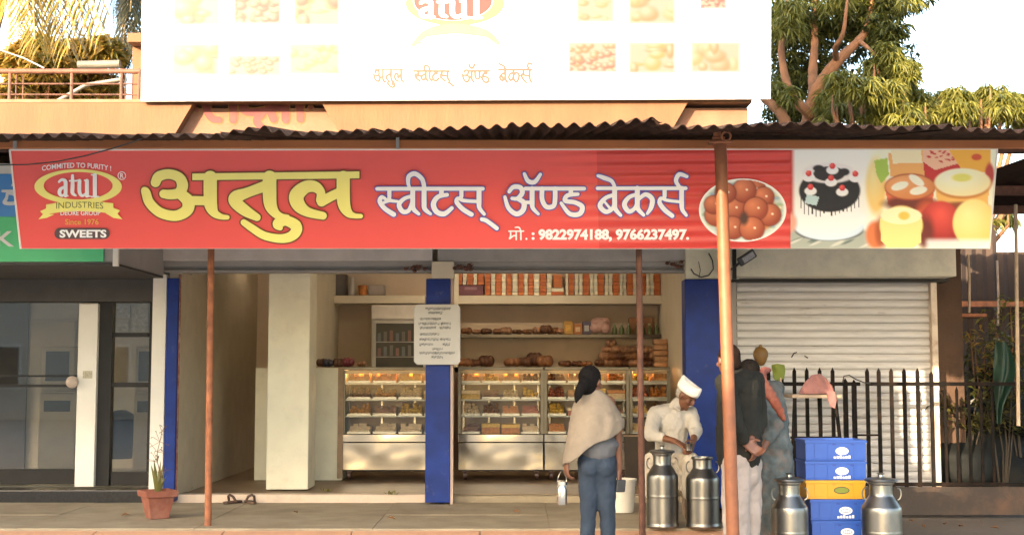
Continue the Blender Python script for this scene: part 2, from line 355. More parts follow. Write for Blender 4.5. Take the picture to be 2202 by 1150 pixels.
# ------------------------------------------------------------------ the sweet shop's building
b = thing('shop_building', 'single storey peach plastered building with an open sweet shop front between blue pillars', 'building', (0, 13, .2))
WALLM = CREAM2
m = MB(); m.box(pX(976, 13.2), 1.93, 13.145, 13.295, 0, .305); m.build('threshold', CONC, b, bev=.02)
m = MB(); m.box(-3.40, pX(974, 13.2), 13.145, 13.295, 0, .318); m.build('threshold', M('worn_white_kerb', (.62, .50, .40), .8, var=.12, dirt=(.4, .27, .18), dirtamt=.6, dscale=5, bump=.15), b, bev=.008)
m = MB(); m.box(-3.44, -3.32, 13.085, 13.5, .322, P(390, 586, 13.1).z); m.box(-3.46, -3.32, 13.5, 17.2, .312, 3.1); m.build('passage_wall', M('passage_paint', (.52, .45, .345), .5, var=.06, dirt=(.33, .26, .19), dirtamt=.4, dscale=1.5), b)
m = MB(); m.box(-3.32, 1.90, 17.0, 17.2, .312, 3.1); m.build('back_wall', M('tan_paint', (.62, .49, .36), .7, var=.08, dirt=(.3, .23, .16), dirtamt=.3), b)
m = MB(); m.box(1.90, 2.04, 13.2, 17.2, .312, 3.1); m.build('side_wall', CREAM2, b)
m = MB(); m.box(-3.32, 1.90, 13.3, 17.2, 3.1, 3.2); m.build('ceiling', M('dim_white_ceiling', (.75, .7, .6), .8), b)
m = MB(); m.box(-2.36, -2.26, 14.2, 17.0, 1.6, 3.1); m.build('partition', CREAM2, b)
m = MB(); m.pbox(575, 665, 560, 1052, 13.58, .48); m.build('cream_pillar', CREAM, b, bev=.012)
# fascia strip, shutter box and beam over the opening
m = MB(); m.pbox(342, 930, 520, 560, 13.0, .12); m.build('fascia_board', M('pale_fascia', (.62, .56, .52), .45, var=.08, dirt=(.35, .32, .3), dirtamt=.5, dscale=1.2), b, bev=.006)
m = MB(); m.pbox(941, 1520, 520, 562, 13.0, .12); m.build('fascia_board', M('grey_fascia', (.40, .37, .35), .5, var=.1, dirt=(.25, .23, .2), dirtamt=.5, dscale=1.2), b, bev=.006)
m = MB(); m.pbox(345, 1500, 561, 573, 13.06, .1); m.pbox(345, 1500, 573.6, 580, 13.1, .1); m.pbox(345, 1500, 580.5, 586, 13.03, .16); m.build('shutter_rail', GREYP, b)
m = MB(); m.box(-3.46, 2.35, 13.22, 13.5, P(1100, 584, 13.3).z, 3.2); m.build('lintel', CREAM2, b)
m = MB(); m.pbox(928, 976, 562, 599, 12.94, .2); m.build('pillar_cap', CREAM2, b, bev=.006)
m = MB(); m.pbox(915, 968, 599, 1080, 12.93, .20); m.build('blue_pillar', BLUEP, b, bev=.008)
m = MB(); m.box(pX(968, 12.93) + .003, pX(975, 12.96), 12.96, 13.12, .24, P(970, 600, 12.95).z); m.build('pillar_trim', M('pinkish_plaster', (.6, .45, .36), .8), b)
m = MB(); m.pbox(1475, 1572, 600, 1092, 12.92, .26); m.build('blue_pillar', BLUEP, b, bev=.008)
m = MB(); m.pbox(1474, 1590, 520, 599.5, 12.96, .24); m.build('pillar_cap', CREAM, b, bev=.006)
m = MB(); m.pbox(355, 379, 598, 1078, 13.0, .28); m.build('blue_pillar', BLUEP, b, bev=.008)
m = MB(); m.pbox(379.5, 384, 590, 1060, 13.05, .03); m.build('brick_edge', M('bare_brick', (.3, .12, .08), .9, var=.3, scale=20, dirt=(.6, .5, .4), dirtamt=.6, dscale=10), b)
# upper facade: plain slabs with slanted ends standing proud of two recesses
def slab(pts, Y, d): return MB().prism([P(x, y, Y) for x, y in pts], (0, d, 0))
m = MB(); m.box(-13, 2.40, 13.12, 13.4, 2.9, P(1100, 233, 13.12).z); m.build('recessed_wall', PEACH2, b)
slab([(-1200, 222), (416, 221), (352, 330), (-1200, 330)], 12.98, .14).build('parapet', PEACH, b, bev=.004)
slab([(690, 219), (1482, 216), (1416, 330), (756, 330)], 12.98, .14).build('parapet', PEACH, b, bev=.004)
m = MB(); m.box(-13, 2.42, 12.99, 13.5, P(1100, 221, 13).z, P(1100, 214, 13).z); m.build('coping', M('dark_coping', (.2, .12, .07), .9, var=.2, dirt=(.2, .14, .09), dirtamt=.6), b)
m = MB(); m.box(-13, 2.40, 13.4, 22, 3.2, 4.1); m.build('roof', CONC, b)
m = MB(); a = P(284, 150, 15.2); c2 = P(700, 110, 15.2); m.box(a.x, c2.x, 15.2, 17.4, 4.1, P(300, 92, 15.2).z); hd = m.build('stair_headroom', PEACH, b)
m = MB(); a = P(273, 80, 15.0); m.box(a.x, c2.x + .2, 15.0, 17.6, P(300, 91, 15).z, P(300, 71, 15).z); m.build('slab', PEACH, hd, bev=.01)
# painted name on the parapet recess, half hidden by the billboard
mpr = plane_map(Vector((0, 13.12, 3)), (0, -1, 0))
LX = [[(462, 195, 9), (446, 210, 9), (445, 236, 8.5), (456, 255, 8), (472, 258, 7)], [(470, 212, 7), (500, 200, 8), (501, 230, 8.5), (501, 258, 8.5)], [(440, 186, 7), (670, 184, 7)],
  [(545, 190, 8), (528, 212, 8.5), (524, 236, 9), (545, 242, 8.5), (566, 240, 8.5), (552, 258, 8.5), (560, 272, 8), (574, 286, 7)], [(572, 205, 8), (582, 240, 9), (588, 256, 8.5)], [(612, 190, 8.5), (614, 258, 8.5)], [(586, 232, 8), (614, 232, 8)],
  [(645, 190, 8.5), (646, 256, 8.5)], [(648, 184, 7), (640, 160, 7), (620, 150, 7), (606, 170, 7)]]
LXS = [S(q) for q in LX] + [('e', 423, 238, 5, 5), ('e', 668, 232, 5, 5)]
lay('painted_name', ink(LXS, 2.2, 1.), mpr, .004, M('sign_yellow_edge', (.2, .11, .03), .8), b)
lay('painted_name', ink(LXS, 0, 1.), mpr, .007, M('faded_pink_paint', (.15, .028, .028), .7, dirt=(.18, .07, .05), dirtamt=.4, dscale=6), b)
# built-in shelves of the shop
m = MB(); m.pbox(676, 914, 635, 652, 16.55, .44); m.build('shelf', CREAM2, b, bev=.004)
m = MB(); m.pbox(976, 1426, 635, 653, 16.55, .44); m.build('shelf', CREAM2, b, bev=.004)
m = MB(); m.pbox(984, 1424, 719, 725, 16.6, .39); m.build('shelf', M('dark_glass_shelf', (.06, .035, .022), .2), b)
m = MB(); m.pbox(972, 986, 575, 800, 16.5, .49); m.build('partition', CREAM2, b)
m = MB(); m.box(-2.25, 1.89, 16.50, 16.99, .312, P(1200, 789, 16.5).z); m.build('back_counter', M('brown_counter', (.16, .08, .045), .5), b)
TUBE = Memit('cool_tube', (1, .86, .66), 5.5)
for x0, x1, y0, lb in ((-3.1, -2.85, 15.9, 'lit tube lamp on the passage ceiling just behind the lintel'), (-1.2, .9, 15.3, 'added unseen tube lamp on the ceiling brightening the shop over the sweet counters')):  # the lamp over the counters is added to brighten the shop interior
    tl_ = thing('tube_lamp', lb, 'lamp', ((x0 + x1) / 2, y0, 3.05)); MB().tube([(x0, y0, 3.02), (x1, y0, 3.02)], .018, 10).build('tube', TUBE, tl_, smooth=True); MB().box(x0 - .03, x1 + .03, y0 - .03, y0 + .03, 3.045, 3.098).build('fixture', WHITEP, tl_)
cnt = thing('service_counter', 'plain cream waist high counter block behind the cream pillar', 'counter', tuple(P(640, 1032, 14.9)))
m = MB(); m.pbox(548, 736, 790, 1032, 14.9, .6); m.build('counter_body', CREAM, cnt, bev=.006)
m = MB(); m.pbox(726, 737.5, 789, 1028, 14.88, .02); m.build('wood_edge', WOOD, cnt)

# ------------------------------------------------------------------ bank kiosk on the left
k = thing('bank_kiosk', 'glass fronted cash machine kiosk with dark frames under the green and blue bank sign', 'kiosk', (-5, 13.3, .24))
m = MB(); m.box(-13, -3.50, 13.145, 13.5, 0, .36); m.build('granite_step', BLACKG, k, bev=.01)
m = MB(); m.box(-13, -3.6, 13.5, 16.2, .0, .37); m.build('kiosk_floor', M('grey_tile', (.4, .38, .35), .35), k)
m = MB(); m.box(-13, -3.47, 16.0, 16.2, .37, 3); m.build('back_wall', M('grey_white_paint', (.64, .60, .52), .6, var=.1), k)
m = MB(); m.box(-13, -3.47, 13.52, 16, 2.55, 2.65); m.build('ceiling', M('kiosk_ceiling', (.5, .5, .48), .7), k)
m = MB(); m.box(-13, -3.62, 13.2, 13.5, P(100, 648, 13.2).z, 3.2); m.build('header', SOFFIT, k)
m = MB(); m.pbox(324, 354, 590, 1076, 13.04, .45); m.build('white_pilaster', WHITEP, k, bev=.006)
m = MB(); m.pbox(165, 206, 653, 1046, 13.24, .12); m.build('white_mullion', WHITEP, k, bev=.006)
m = MB(); m.pbox(206.5, 238, 645, 1044, 13.3, .1); m.pbox(318.5, 324, 645, 1044, 13.3, .1); m.pbox(238.2, 318.4, 822, 832, 13.32, .06); m.pbox(238.2, 318.4, 1014, 1042, 13.32, .06); m.pbox(238.2, 318.4, 715, 724, 13.32, .06); m.build('door_frame', DKFRAME, k)
m = MB(); m.pbox(-260, 164.5, 806, 810, 13.3, .05); m.pbox(-260, 164.5, 826, 832, 13.3, .05); m.pbox(-260, 164.5, 1008, 1040, 13.3, .06); m.pbox(-290, -262, 645, 1044, 13.3, .1); m.build('window_frame', DKFRAME, k)
m = MB(); m.pbox(-260, 164.5, 648, 1008, 13.34, .008); m.build('window_glass', DGLASS, k)
m = MB(); m.pbox(238.2, 318.4, 648, 1014, 13.36, .008); m.build('door_glass', DGLASS, k)
m = MB(); c = P(155, 821, 13.2); m.ell(c, .062, .05, .062, 20, 12); m.tube([c, c + Vector((0, .1, 0))], .02); m.build('door_knob', M('beige_knob', (.5, .4, .33), .35, var=.15, scale=20), k, smooth=True)
m = MB(); m.pbox(178, 198, 797, 813, 13.235, .004); m.build('lock_plate', M('faded_label', (.42, .38, .28), .5, var=.3, scale=60), k)
m = MB(); m.pbox(236, 280, 655, 683, 15.95, .03); m.pbox(284, 318, 650, 712, 15.95, .03); m.pbox(238, 276, 688, 713, 15.95, .03); m.build('wall_notice', M('paper_notice', (.62, .62, .6), .6, var=.25, scale=25), k)
m = MB(); m.pbox(-900, 58, 560, 1010, 15.95, .03); m.build('dark_panel', M('slate_panel', (.075, .072, .070), .5, var=.15), k); m = MB(); m.pbox(65, 160, 690, 810, 15.96, .02); m.build('wall_panel', M('beige_panel', (.5, .45, .36), .5, var=.1), k)
def atm(x0, x1, yt, yb, Y, label):
    t = thing('cash_machine', label, 'cash machine', tuple(P((x0 + x1) / 2, yb, Y)), 'cash machines in the bank kiosk')
    w = x1 - x0
    BE = M('beige_machine', (.66, .59, .47), .5, var=.08); DK = M('machine_dark_panel', (.05, .055, .065), .3)
    MB().pbox(x0, x1, yt + (yb - yt) * .38, yb, Y, .6).build('cabinet', BE, t, bev=.015)
    MB().pbox(x0 + w * .08, x1 - w * .04, yt, yt + (yb - yt) * .36, Y + .22, .38).build('head_unit', BE, t, bev=.02)
    MB().pbox(x0 + w * .2, x1 - w * .18, yt + 10, yt + (yb - yt) * .28, Y + .205, .012).build('screen', DK, t)
    MB().pbox(x0 + w * .15, x1 - w * .15, yt + (yb - yt) * .44, yt + (yb - yt) * .53, Y - .014, .012).build('vent_panel', DK, t)
    MB().pbox(x0 + w * .02, x1, yt + (yb - yt) * .365, yt + (yb - yt) * .378, Y - .1, .5).build('keypad_shelf', BE, t)
atm(82, 162, 745, 1008, 13.8, 'beige cash machine with a vent panel, left behind the wide kiosk window')
atm(286, 345, 745, 1010, 13.9, 'beige cash machine seen through the narrow kiosk door beside the white pilaster')
bn = thing('waste_bin', 'black waste bin inside the kiosk behind the glass door', 'bin', tuple(P(258, 985, 14.6)))
MB().lathe([(.13, 0), (.16, .42), (.168, .44), (.15, .44), (.12, .02)], P(258, 985, 14.6), 20).build('bin_body', BLACKP, bn, smooth=True)
MB().lathe([(.171, .441), (.168, .47), (.06, .53), (.0, .535)], P(258, 985, 14.6), 20).build('lid', BLACKP, bn, smooth=True)
# sign box of the bank
s = thing('bank_sign', 'blue and green bank sign box behind the left end of the red banner', 'sign', (-4.5, 11.5, 2.9))
YB = 11.44; zb = P(245, 565, YB).z
sx1 = -3.49
MB().box(-9, sx1, YB + .03, 13.03, zb + .004, P(0, 352, YB).z).build('sign_box', M('grey_sheet_box', (.36, .34, .34), .5, var=.1, dirt=(.22, .2, .2), dirtamt=.4), s)
MB().box(-9, pX(219, YB), YB, YB + .028, zb + .01, P(0, 466, YB).z).build('green_band', M('sign_green', (.10, .60, .26), .4, var=.06), s)
MB().box(-9, pX(219, YB), YB, YB + .028, P(0, 465.5, YB).z, P(0, 374, YB).z).build('blue_band', M('sign_blue', (.10, .34, .75), .4, var=.06), s)
MB().box(-9, pX(219, YB), YB, YB + .028, P(0, 373.5, YB).z, P(0, 352, YB).z).build('white_band', WHITEP, s)
MB().box(pX(220, YB), pX(239, YB), YB + .012, YB + .029, zb + .012, P(0, 352, YB).z).build('corner_strip', GREYP, s)
MB().box(pX(240, YB), pX(251, YB), YB - .01, YB + .029, zb - .03, P(0, 352, YB).z).build('corner_post', WHITEP, s)
MB().box(-9, sx1 - .004, YB, 13.2, zb - .02, zb).build('soffit', SOFFIT, s)
mps = plane_map(Vector((0, YB, 3)), (0, -1, 0))
SW = M('sign_white', (.8, .8, .78), .5, var=.03)
lay('lettering', latin('K', (-8, 30, 497, 530), .02), mps, .004, SW, s)
lay('lettering', ink([S([(6, 411, 3), (52, 411, 3)]), S([(16, 414, 3), (14, 426, 3.5), (10, 436, 4), (30, 437, 4), (44, 428, 4), (30, 418, 3.5), (20, 416, 3)]), S([(26, 399, 2), (31, 391, 2.5)])], 0, .8), mps, .004, SW, s)

# ------------------------------------------------------------------ shutter shop and side yard on the right
t = thing('shutter_shop', 'low annex with a closed white roller shutter and cream shutter box, paint flaking', 'shop', tuple(P(1800, 1040, 13.2)))
SHUT = M('shutter_white', (.58, .565, .565), .5, var=.08, dirt=(.12, .10, .09), dirtamt=.7, dscale=2.2, stretch=(.8, 1, 6), dlo=.60, dhi=.68)
a = P(1586, 820, 13.2); c = P(2006, 820, 13.2); z0 = .15; z1 = P(1800, 596, 13.2).z; n = 0; m = MB(); sl_ = .078; z = z0
vs_ = []; zz = []
while z < z1:
    for f_, d_ in ((0, .035), (.075, .035), (.08, -.010), (.3, -.024), (.6, -.026), (.93, -.012), (.999, -.006)): zz.append((z + f_ * sl_, d_))
    z += sl_
for q, d_ in zz: vs_ += [(a.x, 13.2 + d_, q), (c.x, 13.2 + d_, q)]
m.add(vs_, [(2 * i, 2 * i + 1, 2 * i + 3, 2 * i + 2) for i in range(len(zz) - 1)]); m.build('roller_shutter', SHUT, t, fix=False)
m = MB(); m.box(a.x - .2, c.x + .35, 13.3, 16, 0, 2.9); m.build('wall', M('brown_side_wall', (.075, .04, .024), .9, var=.25, dirt=(.04, .028, .02), dirtamt=.6, bump=.3), t)
MB().pbox(2007, 2020, 600, 1060, 13.1, .18).build('door_jamb', M('peeling_white', (.64, .54, .44), .75, var=.15, dirt=(.3, .17, .1), dirtamt=.8, dscale=6), t, bev=.004)
MB().pbox(1574, 1586, 596, 1075, 13.08, .18).build('door_jamb', GREYP, t)
MB().pbox(1574, 2040, 594, 606, 13.0, .2).build('shutter_channel', DKFRAME, t)
MB().pbox(1582, 2056, 515, 594, 12.68, .5).build('shutter_box', M('cream_shutter_box', (.62, .57, .46), .6, var=.08, dirt=(.42, .42, .36), dirtamt=.7, dscale=4, bump=.1), t, bev=.008)
m = MB(); q0 = P(1702, 768, 13.14); m.tube([q0, q0 + Vector((.02, -.02, .04)), q0 + Vector((.05, -.02, .05))], .006, 6); q0 = P(1730, 765, 13.14); m.tube([q0, q0 + Vector((.03, -.02, -.02))], .006, 6); m.build('shutter_hook', BLACKI, t)
# yard behind the shutter shop
yd = thing('tin_yard_wall', 'tall brown wall of rusty tin sheets at the back of the side yard', 'wall', (6.5, 16.5, .15))
YT = M('brown_tin', (.034, .021, .016), .8, var=.3, scale=2, dirt=(.065, .03, .017), dirtamt=.6, dscale=2, stretch=(1, 1, .3))
for i in range(7):
    x0 = 4.6 + i * .78; m = MB(); pts = []
    for j in range(25): pts.append((x0 + j * .8 / 24, 16.5 + .05 * (i % 2) + .018 * math.cos(j * 2 * math.pi / 4), 0))
    hh = 3.25 + .2 * math.sin(i * 2.3); m.add([(x, y, .1) for x, y, _ in pts] + [(x, y, hh) for x, y, _ in pts], [(j, j + 1, j + 26, j + 25) for j in range(24)]); m.build('tin_sheet', YT, yd, fix=False)
MB().box(4.6, 10, 16.38, 16.44, 2.35, 2.42).build('rail', RUST, yd)
sr = thing('side_shed_roof', 'low sloping tin roof over the side yard at the right edge', 'roof', (6, 13, 3.3))
m = MB(); n = 90; m.add([(4.5 + i * .06, y, z + .02 * math.cos(i * 2 * math.pi / 4)) for y, z in ((11.3, 3.38), (15.2, 3.46)) for i in range(n)], [(i, i + 1, n + i + 1, n + i) for i in range(n - 1)]); m.build('roof_sheet', TIN, sr, fix=False)
m = MB(); m.box(4.5, 9.8, 12.9, 12.97, 3.29, 3.38); m.build('purlin', DARKRUST, sr); m = MB(); m.box(4.5, 9.8, 14.6, 14.68, 3.31, 3.40); m.build('purlin', DARKRUST, sr)
m = MB(); m.tube([(9.6, 11.5, .1), (9.6, 11.5, 3.36)], .04); m.tube([(9.6, 15, .1), (9.6, 15, 3.42)], .04); m.build('post', DARKRUST, sr)
lg = thing('rusty_ledge', 'rusty angle iron ledge sticking out right of the shutter', 'ledge', tuple(P(2070, 678, 13.6)))
MB().pbox(2019, 2122, 674, 681, 13.5, .3).build('ledge_plate', RUST, lg); MB().pbox(2019, 2026, 681.5, 730, 13.5, .3).build('bracket', RUST, lg)
for nm, x, y0, y1, Y, r, lb in (('bamboo_pole', 2084, 548, 672, 13.45, .013, 'thin pale pole standing on the rusty ledge'), ('bamboo_pole', 2186, 440, 915, 12.3, .018, 'long thin pale pole leaning at the right edge'), ('bamboo_pole', 2146, 560, 700, 15.9, .015, 'short pole against the brown tin wall')):
    a = P(x, y1, Y); o = MB().tube([P(x + (4 if x > 2150 else 0), y1, Y), P(x, (y0 + y1) / 2, Y) + Vector((.004, 0, 0)), P(x - 2, y0, Y)], r, 8).build(nm, M('pale_pole', (.42, .31, .22), .6, var=.25, scale=12), smooth=True); tag(o, lb, 'pole', 'poles in the side yard')
hp = MB()
for _ in range(26):
    x = random.uniform(2040, 2215); y = 830 + abs(x - 2150) * .9 + random.uniform(0, 190); c = P(x, min(y, 1060), random.uniform(13.4, 14.6)); hp.ell(c, random.uniform(.2, .4), random.uniform(.2, .35), random.uniform(.15, .4), 14, 9)
hp.ell(P(2140, 1040, 14), 1.2, .8, .5); hp.ell(P(2150, 950, 14.2), .5, .5, .55)
HEAP = hp
def blob(mb, name, m, parent=None, vox=.008, sm=4, disp=0, dscale=.2):
    """closed shapes fused into one continuous surface"""
    me = bpy.data.meshes.new('t'); me.from_pydata(mb.v, [], mb.f); bm = bmesh.new(); bm.from_mesh(me); bmesh.ops.recalc_face_normals(bm, faces=bm.faces); bm.to_mesh(me); bm.free()
    ob = bpy.data.objects.new('t', me); col.objects.link(ob)
    md = ob.modifiers.new('r', 'REMESH'); md.mode = 'VOXEL'; md.voxel_size = vox
    if sm: s2 = ob.modifiers.new('s', 'SMOOTH'); s2.factor = .5; s2.iterations = sm
    if disp:
        tx = bpy.data.textures.new('c', 'CLOUDS'); tx.noise_scale = dscale; d2 = ob.modifiers.new('d', 'DISPLACE'); d2.texture = tx; d2.strength = disp; d2.mid_level = .5
    dg = bpy.context.evaluated_depsgraph_get(); dg.update(); nm = bpy.data.meshes.new_from_object(ob.evaluated_get(dg)); bpy.data.objects.remove(ob)
    o_ = off(parent); nm.transform(Matrix.Translation(-o_)); nm.materials.clear(); nm.materials.append(m); nm.name = name
    nm.polygons.foreach_set('use_smooth', [True] * len(nm.polygons))
    o = bpy.data.objects.new(name, nm); col.objects.link(o)
    if parent: o.parent = parent; OFF[o.name] = o_
    return o
tag(blob(HEAP, 'tarpaulin_heap', M('black_tarpaulin', (.006, .007, .007), .7, var=.4, scale=4, bump=.4, bscale=9, spec=.2), vox=.05, sm=3, disp=.16, dscale=.35), 'dark tarpaulin covered heap behind the iron fence in the side yard', 'heap')
gc = MB(); n = 16
for i in range(n + 1):
    v = i / n
    for j in range(9):
        u = j / 8; c = P(2140 + u * (26 + 14 * math.sin(v * 5)), 735 + v * 175, 12.9); gc.v.append((c.x, c.y + .05 * math.sin(u * 9 + v * 4), c.z))
gc.f = [(i * 9 + j, i * 9 + j + 1, (i + 1) * 9 + j + 1, (i + 1) * 9 + j) for i in range(n) for j in range(8)]
tag(gc.build('green_net_cloth', M('green_net', (.006, .035, .024), .6, var=.3, scale=10), smooth=2, fix=False), 'dark green net cloth hanging at the right edge of the side yard', 'cloth')

# ------------------------------------------------------------------ corrugated awning over the shop front
AWP = [(-400, 290), (0, 289), (150, 287), (300, 286), (470, 285), (520, 277), (565, 273), (600, 284), (700, 283), (860, 275), (1000, 271), (1100, 265), (1200, 268), (1300, 264), (1360, 257), (1420, 254), (1440, 265), (1560, 266), (1660, 260), (1720, 259), (1780, 264), (1850, 268), (1950, 272), (2050, 268), (2200, 275), (2700, 280)]
def awz(X):
    x = X * F0 / 8.3 + W0 / 2
    for (a, b2), (c2, d2) in zip(AWP[:-1], AWP[1:]):
        if a <= x <= c2: yy = b2 + (d2 - b2) * (x - a) / (c2 - a); break
    else: yy = AWP[0][1] if x < AWP[0][0] else AWP[-1][1]
    return P(x, yy, 8.3).z - .016
aw = thing('awning', 'rusty corrugated tin awning sloping over the shop front', 'awning', (0, 9.6, 3.2))
PIT = .1; AWB = 3.84
for i in range(18):
    x0 = -8.4 + i * .93; npt = 8 * 10 + 1; m = MB(); lift = (i % 2) * .006; dz = random.uniform(-.006, .006); dy = random.uniform(-.04, .04); rows = [8.3 + dy, 10.2, 13.05]; vs_ = []
    for th in (0, -.004):
        for y in rows:
            for j in range(npt):
                x = x0 + j * PIT / 8; f = (y - 8.3) / 4.75; w = .016 * math.cos(2 * math.pi * x / PIT) * (1 + .12 * math.sin(x * 3.1)); edge = (1 - f) ** 2
                vs_.append((x, y + .012 * math.sin(x * 9 + i) * edge, (awz(x) + dz * edge) * (1 - f) + AWB * f + w + lift + th))
    q = len(rows) * npt; fs = []
    for r_ in range(len(rows) - 1):
        for j in range(npt - 1):
            a = r_ * npt + j; fs += [(a, a + 1, a + npt + 1, a + npt), (q + a, q + a + npt, q + a + npt + 1, q + a + 1)]
    fs += [(j, q + j, q + j + 1, j + 1) for j in range(npt - 1)]
    m.add(vs_, fs); m.build('roof_sheet', TIN, aw, smooth=2, fix=False)
def awu(y): return 3.08 + (AWB - 3.08) * (y - 8.3) / 4.75 - .035
zt = P(1100, 301, 9.6).z; zb2 = P(1100, 318, 9.6).z
m = MB(); m.box(-8.3, 8.3, 9.6, 9.65, zb2, zt); m.box(-8.3, 8.3, 9.652, 9.70, zt - .008, zt); m.build('front_beam', M('beam_red_oxide', (.40, .135, .045), .7, var=.25, scale=6, dirt=(.12, .045, .025), dirtamt=.6, dscale=3, stretch=(.3, 1, 1)), aw, bev=.003)
for y in (10.6, 11.6, 12.6):
    m = MB(); m.box(-8.3, 8.3, y, y + .045, awu(y) - .075, awu(y) - .028); m.build('purlin', DARKRUST, aw)
for x in (-7, -3.97, -2.44, .98, 1.52, 5.2):
    m = MB(); y0, y1 = 10.4, 12.9; m.prism([(x, y0, awu(y0) - .08), (x, y1, awu(y1) - .08), (x, y1, awu(y1) - .13), (x, y0, awu(y0) - .13)], (.05, 0, 0)); m.build('rafter', DARKRUST, aw)
for x in (32, 855):
    m = MB(); a = P(x, 300, 9.58); m.box(a.x - .012, a.x + .012, 9.575, 9.597, zb2 - .01, zt + .03); m.build('clip', GREYP, aw)
def post(nm, top, bot, Y, r, mt, label, base=True):
    a = P(*top, Y); c = P(*bot, Y); t = thing(nm, label, 'post', tuple(c), 'posts holding up the awning')
    MB().tube([c, (a + c) / 2, a], [r, r * .985, r * .97], 20).build('pole', mt, t, smooth=True)
    if base: MB().box(c.x - .07, c.x + .07, c.y - .07, c.y + .07, c.z, c.z + .012).build('base_plate', DARKRUST, t)
    return t, a
zr = .222 - .15 * (10.972 - 10.72) / .92
b0 = PZ(447, 1143, .185); Yl = b0.y
post('awning_post', (456.5, 318), (447, 1143), Yl, .029, RUST, 'left slim rust red post rising from the ramp in front of the passage')
post('awning_post', (1371, 318), (1381.5, 1162), 10.62, .026, DARKRUST, 'dark slim post between the woman in the shawl and the man in the white cap')
tr, a = post('awning_post', (1549, 312), (1580, 1268), 9.35, .046, RUSTL, 'thick sunlit rust orange post in front of the banner', True)
m = MB(); a = P(1549, 313, 9.35)
m.box(a.x - .05, a.x + .05, 9.33, 9.38, a.z - .005, a.z + .012); m.tube([a + Vector((-.085, -.04, .02)), a + Vector((.085, -.04, .02))], .011, 8); m.tube([a + Vector((-.085, .05, .02)), a + Vector((.085, .05, .02))], .011, 8)
m.tube([a + Vector((-.06, -.02, .05)), a + Vector((.03, -.02, .05))], .012, 8); m.tube([a + Vector((-.015, .02, 0)), a + Vector((-.02, .02, .1))], .028, 12)
m.tube([a + Vector((.035 + .032 * math.cos(q), -.05, .06 + .032 * math.sin(q))) for q in [2 * math.pi * i / 16 for i in range(17)]], .008, 6); m.build('bracket', RUST, tr)

# ------------------------------------------------------------------ the long red banner
YT_, YB_ = 10.05, 10.32
pt = P(1100, 323, YT_); pb = P(1100, 535, YB_); nrm = Vector((1, 0, 0)).cross(pb - pt)
mpb = plane_map(pt, nrm)
bn = thing('shop_banner', 'long red sweet shop banner with yellow and white lettering hung under the awning', 'banner', tuple(pt))
REDB = M('banner_red', (.80, .085, .07), .38, var=.04, scale=1.5, spec=.5)
def edge(y):      # left and right ends of the panel at a height
    f = (y - 322) / 213; return 22 + 23 * f, 2143 - 17 * f
def ripple(x, y):
    w = min(1, max(0, (x - 1120) / 240)) * min(1, max(0, (1712 - x) / 15)); return .0062 * w * math.sin((y + (x - 1280) * .012) / 23.5 * 2 * math.pi) + .003 * math.sin(x / 190) + .002 * math.sin(x / 61 + y / 80)
nx, ny = 240, 96; V = []; C = []
RS = srgb((236, 66, 58))
for j in range(ny + 1):
    y = 323 + 211 * j / ny; l, r_ = edge(y)
    for i in range(nx + 1):
        x = l + (1703 - l) * i / nx; V.append(tuple(mpb(x, y, ripple(x, y))))
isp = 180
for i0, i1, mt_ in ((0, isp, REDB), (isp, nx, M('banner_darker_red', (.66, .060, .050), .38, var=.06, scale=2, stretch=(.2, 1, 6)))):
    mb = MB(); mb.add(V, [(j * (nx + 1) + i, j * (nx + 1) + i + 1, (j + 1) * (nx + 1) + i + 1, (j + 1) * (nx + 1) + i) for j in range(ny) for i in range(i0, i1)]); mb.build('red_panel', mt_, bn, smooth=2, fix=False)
mb = MB(); q = [mpb(*p_, -.012) for p_ in ((22, 323), (2143, 321), (2127, 535), (45, 535))]; n_ = (mpb(1000, 400, 0) - mpb(1000, 400, .02)); n_ = Vector(nrm).normalized(); n_ = n_ if n_.y > 0 else -n_
mb.prism(q, n_ * .025); mb.build('backing_board', WHITEP, bn)
mb = MB()
for p0, p1 in (((21, 322), (2144, 320)), ((21, 322), (44.5, 535)), ((2144, 320), (2127, 535))): mb.tube([mpb(*p0, .004), mpb(*p1, .004)], .0085, 6)
mb.build('white_edge', M('banner_white_edge', (.78, .74, .68), .5, var=.06), bn)
YEL = M('print_yellow', (.90, .82, .22), .4, var=.03); BRN = M('print_brown', (.16, .055, .012), .45, var=.03); WHT = M('print_white', (.88, .87, .86), .4, var=.02); NAVY = M('print_navy', (.10, .10, .42), .4, var=.03)
O1, O2, O3 = .0125, .015, .0175
bA = (280, 320); sA = word(ATUL, bA) + [('p', [(x / K + bA[0], y / K + bA[1]) for x, y in ATULH])]
lay('lettering_outline', ink(sA, 2.7, 1), mpb, O1, BRN, bn); lay('lettering', ink(sA, 0, 1), mpb, O2, YEL, bn)
for w_, b_ in ((SWEETS, (780, 320)), (AND, (780, 320)), (BAKERS, (1240, 300))):
    q = word(w_, b_); lay('lettering_outline', ink(q, 2.3, .9), mpb, O1, NAVY, bn); lay('lettering', ink(q, -.15, .9), mpb, O2, WHT, bn)
MO = [S(q, 4) for q in ([(1094, 497, 1.5), (1126, 497, 1.5)], [(1098, 497, 1.5), (1098, 508, 1.8), (1096, 513, 2), (1104, 507, 1.6), (1110, 507, 1.6)], [(1110, 497, 1.8), (1110, 515, 1.8)], [(1120, 497, 1.8), (1120, 515, 1.8)], [(1120, 496, 1.6), (1116, 489, 1.6), (1108, 489, 1.4)])] + [('e', 1132, 513.5, 2.3, 2.3)]
lay('lettering', ink(MO, 0, .6), mpb, O2, WHT, bn)
lay('lettering', latin(': 9822974188, 9766237497.', (1143, 1482, 492, 520), .05), mpb, O2, WHT, bn)
